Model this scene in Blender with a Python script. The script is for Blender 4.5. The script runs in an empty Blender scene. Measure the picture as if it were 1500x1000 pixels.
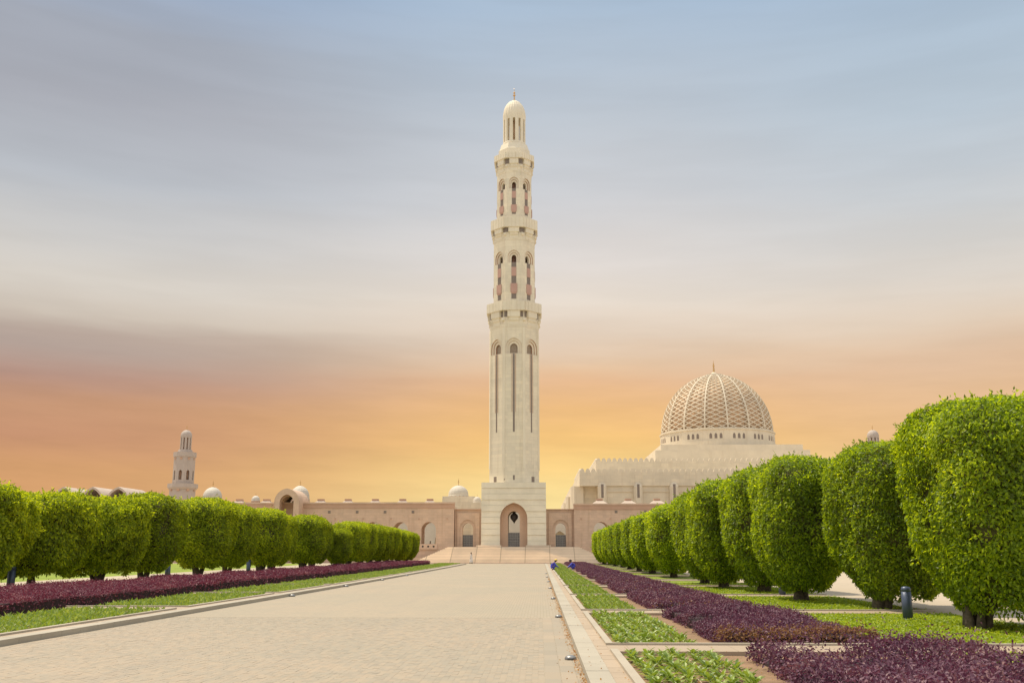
import bpy, math, random
import numpy as np
from mathutils import Vector, Matrix
rng = np.random.default_rng(7)
random.seed(7)
R_ = math.radians
scene = bpy.context.scene
COL = scene.collection

# ------------------------------------------------------------------ camera
F_PX = 1400.0
PITCH = math.atan(304 / 1400.0)
YAW = math.atan(41 / (F_PX / math.cos(PITCH)))
CAM_H = 1.9
cam_d = bpy.data.cameras.new("camera")
cam_d.sensor_width = 36.0
cam_d.lens = 36.0 * F_PX / 1500.0
cam_d.clip_start = 0.1
cam_d.clip_end = 8000
cam = bpy.data.objects.new("camera", cam_d)
COL.objects.link(cam)
cam.location = (0, 0, CAM_H)
cam.rotation_euler = (math.pi / 2 + PITCH, 0, YAW)
scene.camera = cam

# ------------------------------------------------------------------ node helpers
def N(nt, typ, **kw):
    n = nt.nodes.new(typ)
    for k, v in kw.items():
        if k in n.inputs.keys():
            n.inputs[k].default_value = v
        else:
            setattr(n, k, v)
    return n
def L(nt, a, b):
    nt.links.new(a, b)
def MATH(nt, op, a, b=None, clamp=False):
    n = nt.nodes.new('ShaderNodeMath'); n.operation = op; n.use_clamp = clamp
    for i, v in enumerate((a, b)):
        if v is None: continue
        if isinstance(v, (int, float)): n.inputs[i].default_value = v
        else: nt.links.new(v, n.inputs[i])
    return n.outputs[0]
def MIX(nt, fac, a, b, blend='MIX'):
    n = nt.nodes.new('ShaderNodeMix'); n.data_type = 'RGBA'; n.blend_type = blend
    for sock, v in ((n.inputs[0], fac), (n.inputs[6], a), (n.inputs[7], b)):
        if isinstance(v, (int, float)): sock.default_value = v
        elif isinstance(v, (tuple, list)): sock.default_value = (*v[:3], 1)
        else: nt.links.new(v, sock)
    return n.outputs[2]
def lin(c):
    out = []
    for v in c:
        v = v / 255.0
        out.append(v / 12.92 if v <= 0.04045 else ((v + 0.055) / 1.055) ** 2.4)
    return tuple(out)
def RAMP(nt, fac, stops, interp='LINEAR'):
    n = nt.nodes.new('ShaderNodeValToRGB')
    cr = n.color_ramp; cr.interpolation = interp
    while len(cr.elements) < len(stops): cr.elements.new(0.5)
    for el, (p, c) in zip(cr.elements, stops):
        el.position = p; el.color = (*c[:3], 1)
    if fac is not None: nt.links.new(fac, n.inputs[0])
    return n.outputs[0]
def MAPR(nt, v, a, b, c=0.0, d=1.0, smooth=True):
    n = nt.nodes.new('ShaderNodeMapRange'); n.clamp = True
    n.interpolation_type = 'SMOOTHSTEP' if smooth else 'LINEAR'
    nt.links.new(v, n.inputs[0])
    for i, x in enumerate((a, b, c, d)): n.inputs[i + 1].default_value = x
    return n.outputs[0]

# ------------------------------------------------------------------ sky and sun
SUN_ELEV = R_(64); SUN_AZ = R_(-56)           # azimuth from +Y towards +X (negative: from the left, beyond the tower)
world = bpy.data.worlds.new("World"); scene.world = world
world.use_nodes = True
nt = world.node_tree; nt.nodes.clear()
tc = N(nt, 'ShaderNodeTexCoord')
sep = N(nt, 'ShaderNodeSeparateXYZ'); L(nt, tc.outputs['Generated'], sep.inputs[0])
az = MATH(nt, 'ARCTAN2', sep.outputs[0], sep.outputs[1])                # 0 = straight ahead, + right
el = MATH(nt, 'ARCSINE', sep.outputs[2])
# stretched streak noise (clouds drawn out along the horizon)
cv = N(nt, 'ShaderNodeCombineXYZ')
L(nt, MATH(nt, 'MULTIPLY', sep.outputs[0], 2.2), cv.inputs[0]); L(nt, MATH(nt, 'MULTIPLY', sep.outputs[1], 2.2), cv.inputs[1])
L(nt, MATH(nt, 'MULTIPLY', MATH(nt, 'ADD', el, MATH(nt, 'MULTIPLY', sep.outputs[0], 0.03)), 16.0), cv.inputs[2])
n1 = N(nt, 'ShaderNodeTexNoise', Scale=0.9, Detail=5.0, Roughness=0.55); L(nt, cv.outputs[0], n1.inputs['Vector'])
cv2 = N(nt, 'ShaderNodeVectorMath', operation='ADD'); L(nt, cv.outputs[0], cv2.inputs[0]); cv2.inputs[1].default_value = (7.3, 2.1, 4.4)
n2 = N(nt, 'ShaderNodeTexNoise', Scale=2.1, Detail=4.0, Roughness=0.5); L(nt, cv2.outputs[0], n2.inputs['Vector'])
warp = MATH(nt, 'ADD', MATH(nt, 'MULTIPLY', MATH(nt, 'SUBTRACT', n1.outputs[0], 0.5), 0.040),
            MATH(nt, 'MULTIPLY', MATH(nt, 'SUBTRACT', n2.outputs[0], 0.5), 0.010))
ew = MATH(nt, 'ADD', el, warp)
fac = MATH(nt, 'DIVIDE', ew, math.pi / 2, clamp=True)
def sky_ramp(st):
    stops = [(e / 90.0, lin(c)) for e, c in st]
    stops += [(50 / 90.0, (0.72, 0.80, 0.88)), (1.0, (1.30, 1.32, 1.32))]  # unseen upper sky, brightened as fill for the shaded faces
    return RAMP(nt, fac, stops)
left = sky_ramp([(0, (222, 164, 108)), (4.4, (214, 158, 108)), (6.0, (198, 144, 109)), (7.4, (202, 151, 116)), (9.0, (184, 146, 129)), (11.0, (180, 161, 150)),
                 (11.8, (185, 166, 153)), (12.6, (208, 195, 180)), (14.3, (219, 211, 200)), (17, (208, 205, 201)), (20.5, (188, 192, 198)),
                 (24, (172, 174, 182)), (28, (166, 171, 182)), (31.5, (158, 177, 203))])
cent = sky_ramp([(0, (255, 234, 168)), (3, (255, 226, 152)), (5, (254, 213, 135)), (6.5, (250, 200, 124)), (8.2, (244, 193, 131)),
                 (9.8, (236, 190, 146)), (11, (233, 199, 164)), (12.3, (233, 211, 188)), (14.5, (236, 223, 208)), (17, (230, 222, 215)),
                 (20.5, (213, 213, 215)), (25, (195, 202, 210)), (31.5, (174, 193, 213))])
right = sky_ramp([(0, (248, 208, 150)), (4, (243, 197, 140)), (6, (236, 190, 140)), (8, (230, 189, 147)), (10, (228, 194, 162)),
                  (12, (228, 208, 186)), (14, (227, 215, 201)), (16.5, (215, 212, 207)), (20.5, (198, 206, 213)), (24, (187, 201, 213)),
                  (28, (177, 195, 212)), (31.5, (170, 191, 213))])
lr = MAPR(nt, sep.outputs[0], -0.32, 0.28)
side = MIX(nt, lr, left, right)
dz = MATH(nt, 'SUBTRACT', az, R_(2.0))
glow = MATH(nt, 'POWER', 2.718, MATH(nt, 'MULTIPLY', MATH(nt, 'MULTIPLY', dz, dz), -1.0 / (R_(15.5) ** 2)))
grad = MIX(nt, glow, side, cent)
back = RAMP(nt, fac, [(0, (0.95, 0.87, 0.76)), (0.2, (0.95, 0.91, 0.86)), (0.55, (0.85, 0.90, 0.95)), (1.0, (1.30, 1.32, 1.32))])  # unseen sky behind the camera, brightened to fill shaded fronts
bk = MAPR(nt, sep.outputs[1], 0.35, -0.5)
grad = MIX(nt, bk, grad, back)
n3 = N(nt, 'ShaderNodeTexNoise', Scale=5.0, Detail=5.0, Roughness=0.6); L(nt, cv2.outputs[0], n3.inputs['Vector'])
streak = MATH(nt, 'ADD', MAPR(nt, n2.outputs[0], 0.3, 0.7, 0.975, 1.04), MATH(nt, 'MULTIPLY', MAPR(nt, el, 0.30, 0.06), MAPR(nt, n3.outputs[0], 0.3, 0.7, -0.035, 0.035)))
sc_ = N(nt, 'ShaderNodeVectorMath', operation='SCALE'); L(nt, grad, sc_.inputs[0]); L(nt, streak, sc_.inputs['Scale'])
sky = N(nt, 'ShaderNodeTexSky', sky_type='NISHITA', sun_disc=False)
sky.sun_elevation = SUN_ELEV; sky.sun_rotation = SUN_AZ
bg1 = N(nt, 'ShaderNodeBackground', Strength=0.05); L(nt, sky.outputs[0], bg1.inputs[0])
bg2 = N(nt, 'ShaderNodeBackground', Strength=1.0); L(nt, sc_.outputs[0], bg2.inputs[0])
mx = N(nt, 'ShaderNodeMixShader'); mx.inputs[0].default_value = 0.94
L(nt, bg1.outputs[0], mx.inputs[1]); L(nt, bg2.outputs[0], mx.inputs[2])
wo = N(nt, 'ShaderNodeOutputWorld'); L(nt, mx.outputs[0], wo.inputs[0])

sun_d = bpy.data.lights.new("sun", 'SUN'); sun_d.energy = 4.3; sun_d.angle = R_(0.6); sun_d.color = (1.0, 0.88, 0.68)
sun = bpy.data.objects.new("sun", sun_d); COL.objects.link(sun)
sv = Vector((math.sin(SUN_AZ) * math.cos(SUN_ELEV), math.cos(SUN_AZ) * math.cos(SUN_ELEV), math.sin(SUN_ELEV)))
sun.rotation_euler = sv.to_track_quat('Z', 'Y').to_euler()
sun.location = (-60, 60, 200)

scene.view_settings.view_transform = 'Standard'
scene.view_settings.look = 'None'
scene.view_settings.exposure = 0.0
scene.view_settings.gamma = 1.0
scene.view_settings.use_curve_mapping = False
scene.cycles.max_bounces = 8
scene.cycles.transparent_max_bounces = 8

# ------------------------------------------------------------------ survey helpers
def at(px, py, Y):
    """photo pixel (1500x1000) at distance Y ahead of the camera -> (X, z)"""
    x, y, z = px - 750.0, F_PX, 500.0 - py
    y2 = y * math.cos(PITCH) - z * math.sin(PITCH); z2 = y * math.sin(PITCH) + z * math.cos(PITCH)
    X = x * math.cos(YAW) - y2 * math.sin(YAW); Yd = x * math.sin(YAW) + y2 * math.cos(YAW)
    k = Y / Yd
    return X * k, CAM_H + z2 * k
def gz(Y):
    t = Y / 150.0
    if t < 0: return -0.00467 * Y
    t = min(t, 1.0)
    return -0.35 * (1 - (1 - t) ** 2)

# ------------------------------------------------------------------ mesh builder
class MB:
    def __init__(s): s.v = []; s.f = []; s.m = []
    def face(s, pts, m=0):
        b = len(s.v); s.v.extend([tuple(p) for p in pts]); s.f.append(tuple(range(b, b + len(pts)))); s.m.append(m)
    def box(s, x0, x1, y0, y1, z0, z1, m=0, bottom=True):
        b = len(s.v)
        s.v += [(x0, y0, z0), (x1, y0, z0), (x1, y1, z0), (x0, y1, z0), (x0, y0, z1), (x1, y0, z1), (x1, y1, z1), (x0, y1, z1)]
        fs = [(4, 5, 6, 7), (0, 1, 5, 4), (1, 2, 6, 5), (2, 3, 7, 6), (3, 0, 4, 7)]
        if bottom: fs.append((3, 2, 1, 0))
        for q in fs: s.f.append(tuple(b + i for i in q)); s.m.append(m)
    def loft(s, rings, m=0, cap0=True, cap1=True):
        n = len(rings[0]); b = len(s.v)
        for r in rings: s.v += [tuple(p) for p in r]
        for k in range(len(rings) - 1):
            for i in range(n):
                j = (i + 1) % n
                s.f.append((b + k * n + i, b + k * n + j, b + (k + 1) * n + j, b + (k + 1) * n + i)); s.m.append(m)
        if cap0: s.f.append(tuple(b + i for i in reversed(range(n)))); s.m.append(m)
        if cap1: s.f.append(tuple(b + (len(rings) - 1) * n + i for i in range(n))); s.m.append(m)
    def lathe(s, prof, n=24, c=(0, 0), m=0, caps=True, flute=0.0, nfl=0, rot=0.0):
        rings = []
        for r, z in prof:
            ring = []
            for i in range(n):
                a = 2 * math.pi * i / n + rot
                rr = r * (1 + flute * abs(math.cos(a * nfl / 2))) if flute else r
                ring.append((c[0] + rr * math.cos(a), c[1] + rr * math.sin(a), z))
            rings.append(ring)
        s.loft(rings, m, caps, caps)
    def oct(s, ap_z, c=(0, 0), m=0, caps=True):
        k = 1 / math.cos(math.pi / 8)
        s.lathe([(a * k, z) for a, z in ap_z], 8, c, m, caps, rot=math.pi / 8)
    def tube(s, pts, rad, n=6, m=0):
        rings = []
        pts = [Vector(p) for p in pts]
        up0 = None
        for i, p in enumerate(pts):
            d = (pts[min(i + 1, len(pts) - 1)] - pts[max(i - 1, 0)]).normalized()
            u = up0 if up0 is not None else (Vector((1, 0, 0)) if abs(d.x) < 0.9 else Vector((0, 1, 0)))
            a = d.cross(u)
            if a.length < 1e-4: a = d.cross(Vector((0, 0, 1)))
            a.normalize(); bb = a.cross(d); up0 = bb
            r = rad[i] if isinstance(rad, (list, tuple)) else rad
            rings.append([tuple(p + (a * math.cos(t) + bb * math.sin(t)) * r) for t in [2 * math.pi * q / n for q in range(n)]])
        s.loft(rings, m)
    def xf(s, M, start=0):
        for i in range(start, len(s.v)):
            s.v[i] = tuple(M @ Vector(s.v[i]))
    def mesh(s, name, mats, smooth=False, sharp=None):
        me = bpy.data.meshes.new(name)
        me.from_pydata(s.v, [], s.f)
        for mt in (mats if isinstance(mats, (list, tuple)) else [mats]): me.materials.append(mt)
        if any(s.m): me.polygons.foreach_set('material_index', s.m)
        if smooth: me.polygons.foreach_set('use_smooth', [True] * len(s.f))
        me.update()
        return me
    def build(s, name, mats, parent=None, smooth=False, loc=None):
        return link(name, s.mesh(name, mats, smooth), parent, loc)
def link(name, me, parent=None, loc=None, rz=0.0):
    o = bpy.data.objects.new(name, me); COL.objects.link(o)
    if parent: o.parent = parent
    if loc is not None: o.location = loc
    if rz: o.rotation_euler = (0, 0, rz)
    return o
def tag(o, label=None, cat=None, group=None, kind=None):
    if label: o['label'] = label
    if cat: o['category'] = cat
    if group: o['group'] = group
    if kind: o['kind'] = kind
    return o
def empty(name, loc, rz=0.0):
    o = bpy.data.objects.new(name, None); COL.objects.link(o)
    o.location = loc; o.rotation_euler = (0, 0, rz); o.empty_display_size = 0.2
    return o
def copy_tree(o, parent=None):
    c = o.copy(); COL.objects.link(c); c.parent = parent
    for ch in list(o.children): copy_tree(ch, c)
    return c
def fast_mesh(name, V, faces4=None, faces3=None, mats=(), midx=None, smooth=False):
    me = bpy.data.meshes.new(name)
    parts = []; n4 = 0 if faces4 is None else len(faces4); n3 = 0 if faces3 is None else len(faces3)
    loops = np.concatenate(([faces4.ravel()] if n4 else []) + ([faces3.ravel()] if n3 else [])).astype(np.int32)
    starts = np.concatenate(([np.arange(n4) * 4] if n4 else []) + ([n4 * 4 + np.arange(n3) * 3] if n3 else [])).astype(np.int32)
    me.vertices.add(len(V)); me.vertices.foreach_set('co', np.asarray(V, dtype=np.float32).ravel())
    me.loops.add(len(loops)); me.loops.foreach_set('vertex_index', loops)
    me.polygons.add(len(starts)); me.polygons.foreach_set('loop_start', starts)
    for m in mats: me.materials.append(m)
    if midx is not None: me.polygons.foreach_set('material_index', np.asarray(midx, dtype=np.int32))
    me.update(calc_edges=True); me.validate()
    me.shade_flat()
    return me

# ------------------------------------------------------------------ materials
def new_mat(name):
    m = bpy.data.materials.new(name); m.use_nodes = True
    t = m.node_tree; t.nodes.clear()
    o = N(t, 'ShaderNodeOutputMaterial'); p = N(t, 'ShaderNodeBsdfPrincipled')
    L(t, p.outputs[0], o.inputs[0])
    return m, t, p, o
def bump(t, p, h, strength=0.3, dist=0.02):
    b = N(t, 'ShaderNodeBump', Strength=strength, Distance=dist); L(t, h, b.inputs['Height']); L(t, b.outputs[0], p.inputs['Normal'])
def stone(name, c, var=0.12, rough=0.75, streak=0.10, course=0.0, blk=1.6, joint=0.75, bmp=0.25, mort=0.018):
    m, t, p, o = new_mat(name)
    tcn = N(t, 'ShaderNodeTexCoord')
    na = N(t, 'ShaderNodeTexNoise', Scale=0.35, Detail=6.0, Roughness=0.6); L(t, tcn.outputs['Object'], na.inputs['Vector'])
    nb = N(t, 'ShaderNodeTexNoise', Scale=9.0, Detail=4.0, Roughness=0.6); L(t, tcn.outputs['Object'], nb.inputs['Vector'])
    mp = N(t, 'ShaderNodeMapping'); mp.inputs['Scale'].default_value = (1.3, 1.3, 0.08); L(t, tcn.outputs['Object'], mp.inputs[0])
    ns = N(t, 'ShaderNodeTexNoise', Scale=1.0, Detail=5.0, Roughness=0.65); L(t, mp.outputs[0], ns.inputs['Vector'])
    dark = tuple(v * (1 - var) for v in c); lite = tuple(min(0.9, v * (1 + var)) for v in c)
    col = MIX(t, MAPR(t, na.outputs[0], 0.3, 0.7), dark, lite)
    col = MIX(t, MAPR(t, ns.outputs[0], 0.5, 0.75, 0.0, streak * 3), col, tuple(v * k for v, k in zip(c, (0.66, 0.58, 0.5))))
    col = MIX(t, MAPR(t, nb.outputs[0], 0.3, 0.7, 0.0, 0.25), col, tuple(v * 0.85 for v in c))
    h = nb.outputs[0]
    if course:
        # coursed ashlar: walls facing any way; u runs along the wall
        sp = N(t, 'ShaderNodeSeparateXYZ'); L(t, tcn.outputs['Object'], sp.inputs[0])
        ge = N(t, 'ShaderNodeNewGeometry'); sn = N(t, 'ShaderNodeSeparateXYZ'); L(t, ge.outputs['Normal'], sn.inputs[0])
        u = sp.outputs[0] if mort > 0.05 else MATH(t, 'ADD', sp.outputs[0], sp.outputs[1])
        cb = N(t, 'ShaderNodeCombineXYZ'); L(t, u, cb.inputs[0]); L(t, sp.outputs[2], cb.inputs[1])
        br = N(t, 'ShaderNodeTexBrick', Scale=1.0); br.inputs['Brick Width'].default_value = blk; br.inputs['Row Height'].default_value = course
        br.inputs['Mortar Size'].default_value = mort; br.inputs['Mortar Smooth'].default_value = 0.3
        br.inputs['Color1'].default_value = (0.93, 0.93, 0.93, 1); br.inputs['Color2'].default_value = (1.05, 1.04, 1.02, 1)
        br.inputs['Mortar'].default_value = (joint, joint * 0.97, joint * 0.93, 1)
        L(t, cb.outputs[0], br.inputs['Vector'])
        col = MIX(t, 1.0, col, br.outputs['Color'], 'MULTIPLY')
    L(t, col, p.inputs['Base Color']); p.inputs['Roughness'].default_value = rough
    bump(t, p, h, bmp, 0.01)
    return m
def plain(name, c, rough=0.6, metal=0.0, var=0.15, scale=6.0):
    m, t, p, o = new_mat(name)
    tcn = N(t, 'ShaderNodeTexCoord')
    na = N(t, 'ShaderNodeTexNoise', Scale=scale, Detail=5.0); L(t, tcn.outputs['Object'], na.inputs['Vector'])
    L(t, MIX(t, MAPR(t, na.outputs[0], 0.3, 0.7), tuple(v * (1 - var) for v in c), tuple(v * (1 + var) for v in c)), p.inputs['Base Color'])
    p.inputs['Roughness'].default_value = rough; p.inputs['Metallic'].default_value = metal
    bump(t, p, na.outputs[0], 0.15, 0.01)
    return m
def leafy(name, cols, rough=0.42, trans=0.35, tcol=None, patch=0.7, spec=0.45):
    """cols: list of colours spread over the leaves at random, each leaf its own tone"""
    m, t, p, o = new_mat(name)
    ge = N(t, 'ShaderNodeNewGeometry'); oi = N(t, 'ShaderNodeObjectInfo'); tcn = N(t, 'ShaderNodeTexCoord')
    na = N(t, 'ShaderNodeTexNoise', Scale=patch, Detail=3.0); L(t, tcn.outputs['Object'], na.inputs['Vector'])
    r = MATH(t, 'ADD', MATH(t, 'MULTIPLY', ge.outputs['Random Per Island'], 0.62),
             MATH(t, 'ADD', MATH(t, 'MULTIPLY', MATH(t, 'SUBTRACT', na.outputs[0], 0.35), 0.85), MATH(t, 'MULTIPLY', oi.outputs['Random'], 0.16)), clamp=True)
    n = len(cols)
    c = RAMP(t, r, [(i / (n - 1), cc) for i, cc in enumerate(cols)])
    L(t, c, p.inputs['Base Color']); p.inputs['Roughness'].default_value = rough
    p.inputs['Specular IOR Level'].default_value = spec
    tr = N(t, 'ShaderNodeBsdfTranslucent')
    L(t, MIX(t, 1.0, c, tcol or (1.7, 1.6, 0.8), 'MULTIPLY'), tr.inputs[0])
    ms = N(t, 'ShaderNodeMixShader'); ms.inputs[0].default_value = trans
    L(t, p.outputs[0], ms.inputs[1]); L(t, tr.outputs[0], ms.inputs[2]); L(t, ms.outputs[0], o.inputs[0])
    return m

M_cream = stone('cream_stone', (0.77, 0.69, 0.545), 0.06, streak=0.14, course=0.62, blk=1.4, joint=0.86)
M_cream_plain = stone('cream_stone_smooth', (0.77, 0.69, 0.545), 0.06, streak=0.10)
M_course = stone('cream_course_stone', (0.77, 0.70, 0.555), 0.08, streak=0.08)
M_mosque = stone('mosque_stone', (0.68, 0.595, 0.46), 0.06, streak=0.10, course=0.8, blk=1.8, joint=0.86)
M_mosque_plain = stone('mosque_stone_smooth', (0.69, 0.60, 0.465), 0.06, streak=0.10)
M_pink = stone('pink_sandstone', (0.62, 0.445, 0.325), 0.08, streak=0.12, course=0.45, blk=1.0, joint=0.9)
M_pink_dk = stone('pink_sandstone_band', (0.52, 0.33, 0.23), 0.07, streak=0.05)
M_pinkpanel = stone('rose_stone_panel', (0.52, 0.32, 0.26), 0.06, streak=0.03)
M_arch = stone('arch_sandstone', (0.58, 0.40, 0.28), 0.07, streak=0.05)
M_white = stone('white_marble', (0.58, 0.53, 0.45), 0.07, streak=0.05)
M_mauve = stone('hazed_far_stone', (0.46, 0.385, 0.335), 0.05, streak=0.05)  # far minaret stone; distance haze and shade are mixed into its colour
M_vault = stone('pale_rose_render', (0.52, 0.42, 0.345), 0.06, streak=0.05)
M_dome_in = stone('inner_dome_mosaic', (0.66, 0.46, 0.29), 0.15, streak=0.05, rough=0.5)
M_gold = plain('gilded_metal', (0.62, 0.38, 0.16), 0.35, 0.8)
M_dark = plain('dark_interior', (0.05, 0.04, 0.035), 0.7)
M_glass = plain('window_dark_glass', (0.21, 0.165, 0.135), 0.4)
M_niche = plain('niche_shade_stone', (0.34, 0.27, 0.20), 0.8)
M_door = plain('grey_metal_door', (0.16, 0.15, 0.145), 0.45, 0.4)
M_door2 = plain('grey_metal_bars', (0.30, 0.28, 0.26), 0.4, 0.4)
M_step = stone('step_stone', (0.84, 0.69, 0.53), 0.06, streak=0.0, course=5.0, blk=4.1, joint=0.62, mort=0.07)
_t = M_step.node_tree; _p = [n for n in _t.nodes if n.type == 'BSDF_PRINCIPLED'][0]
_c = _p.inputs['Base Color'].links[0].from_socket; _o = N(_t, 'ShaderNodeObjectInfo')
L(_t, MIX(_t, 1.0, _c, RAMP(_t, _o.outputs['Random'], [(0, (0.84, 0.83, 0.82)), (1, (1.06, 1.05, 1.04))]), 'MULTIPLY'), _p.inputs['Base Color'])
M_kerb = stone('kerb_stone', (0.40, 0.355, 0.28), 0.10, streak=0.0)
M_kerb2 = stone('bed_kerb_stone', (0.41, 0.355, 0.275), 0.10, streak=0.0)
M_tile = stone('walkway_tile', (0.40, 0.31, 0.22), 0.12, streak=0.0)
M_soil = plain('bare_soil', (0.30, 0.185, 0.10), 0.95, 0, 0.3, 5.0)
M_bark = plain('ficus_bark', (0.10, 0.075, 0.055), 0.85, 0, 0.35, 12.0)
M_twig = plain('inner_twigs', (0.095, 0.085, 0.035), 0.9, 0, 0.5, 3.0)
M_ptwig = plain('shade_dark_twigs', (0.032, 0.014, 0.017), 0.9, 0, 0.4, 8.0)  # dark twig core; shade of the clipped hedge sides is deepened into it
M_leafR = leafy('ficus_leaf', [(0.12, 0.11, 0.025), (0.10, 0.160, 0.014), (0.215, 0.315, 0.018), (0.37, 0.47, 0.022), (0.56, 0.64, 0.04)], 0.42, 0.55, (1.9, 1.7, 0.5), 0.7, 0.4)
M_leafL = leafy('ficus_leaf_soft', [(0.14, 0.13, 0.03), (0.13, 0.185, 0.016), (0.265, 0.35, 0.02), (0.43, 0.50, 0.026), (0.60, 0.65, 0.05)], 0.5, 0.55, (1.9, 1.7, 0.5), 0.7, 0.3)
M_purple = leafy('purple_leaf', [(0.068, 0.024, 0.045), (0.118, 0.046, 0.080), (0.18, 0.082, 0.12), (0.29, 0.16, 0.14)], 0.5, 0.25, (1.35, 0.8, 1.0), 0.9, 0.35)
M_maroon = leafy('maroon_leaf', [(0.085, 0.020, 0.036), (0.145, 0.038, 0.064), (0.21, 0.065, 0.095), (0.30, 0.12, 0.12)], 0.5, 0.25, (1.4, 0.75, 0.95), 0.9, 0.3)
M_dry = leafy('dry_leaf', [(0.16, 0.075, 0.03), (0.22, 0.11, 0.045), (0.28, 0.15, 0.06), (0.20, 0.07, 0.05)], 0.7, 0.2)
M_cover = leafy('ground_cover_leaf', [(0.10, 0.16, 0.010), (0.20, 0.28, 0.012), (0.32, 0.40, 0.014), (0.44, 0.48, 0.03)], 0.5, 0.35)
M_lettuce = leafy('bedding_leaf', [(0.10, 0.165, 0.025), (0.17, 0.25, 0.035), (0.27, 0.36, 0.06), (0.44, 0.48, 0.17)], 0.42, 0.3, None, 1.5)
M_hose = plain('drip_hose', (0.50, 0.36, 0.26), 0.6)
M_post = plain('post_grey_paint', (0.065, 0.085, 0.14), 0.4, 0.2)
M_lightgrey = plain('light_housing', (0.26, 0.255, 0.25), 0.4, 0.5)
M_slit = plain('light_slit', (0.04, 0.04, 0.04), 0.3)
M_blue = plain('blue_cloth', (0.075, 0.085, 0.52), 0.85)
M_robe = plain('white_cloth', (0.75, 0.68, 0.62), 0.9)
M_skin = plain('skin', (0.26, 0.13, 0.08), 0.6)
M_hair = plain('black_hair', (0.012, 0.010, 0.010), 0.6)
M_cap = plain('yellow_cap', (0.75, 0.55, 0.12), 0.8)
M_shoe = plain('dark_shoe', (0.03, 0.028, 0.026), 0.6)
M_fallen = leafy('fallen_leaf', [(0.42, 0.20, 0.07), (0.50, 0.29, 0.10), (0.34, 0.15, 0.06), (0.55, 0.36, 0.16)], 0.7, 0.2)

def ground_mat(name, c1, c2, sc=0.3, fine=14.0, rough=0.9, b=0.4):
    m, t, p, o = new_mat(name)
    tcn = N(t, 'ShaderNodeTexCoord')
    na = N(t, 'ShaderNodeTexNoise', Scale=sc, Detail=6.0, Roughness=0.6); L(t, tcn.outputs['Object'], na.inputs['Vector'])
    nb = N(t, 'ShaderNodeTexNoise', Scale=fine, Detail=5.0, Roughness=0.7); L(t, tcn.outputs['Object'], nb.inputs['Vector'])
    f = MATH(t, 'ADD', MATH(t, 'MULTIPLY', na.outputs[0], 0.5), MATH(t, 'MULTIPLY', nb.outputs[0], 0.5))
    L(t, MIX(t, MAPR(t, f, 0.35, 0.65), c1, c2), p.inputs['Base Color']); p.inputs['Roughness'].default_value = rough
    bump(t, p, nb.outputs[0], b, 0.02)
    return m
M_sand = ground_mat('sand_ground', (0.40, 0.33, 0.245), (0.48, 0.395, 0.295), 0.05, 3.0)
M_lawn = ground_mat('lawn_ground', (0.12, 0.18, 0.012), (0.28, 0.34, 0.02), 0.6, 16.0)
M_bedsoil = ground_mat('bed_soil', (0.17, 0.105, 0.06), (0.33, 0.205, 0.115), 1.3, 22.0, 0.95, 0.8)

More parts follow.
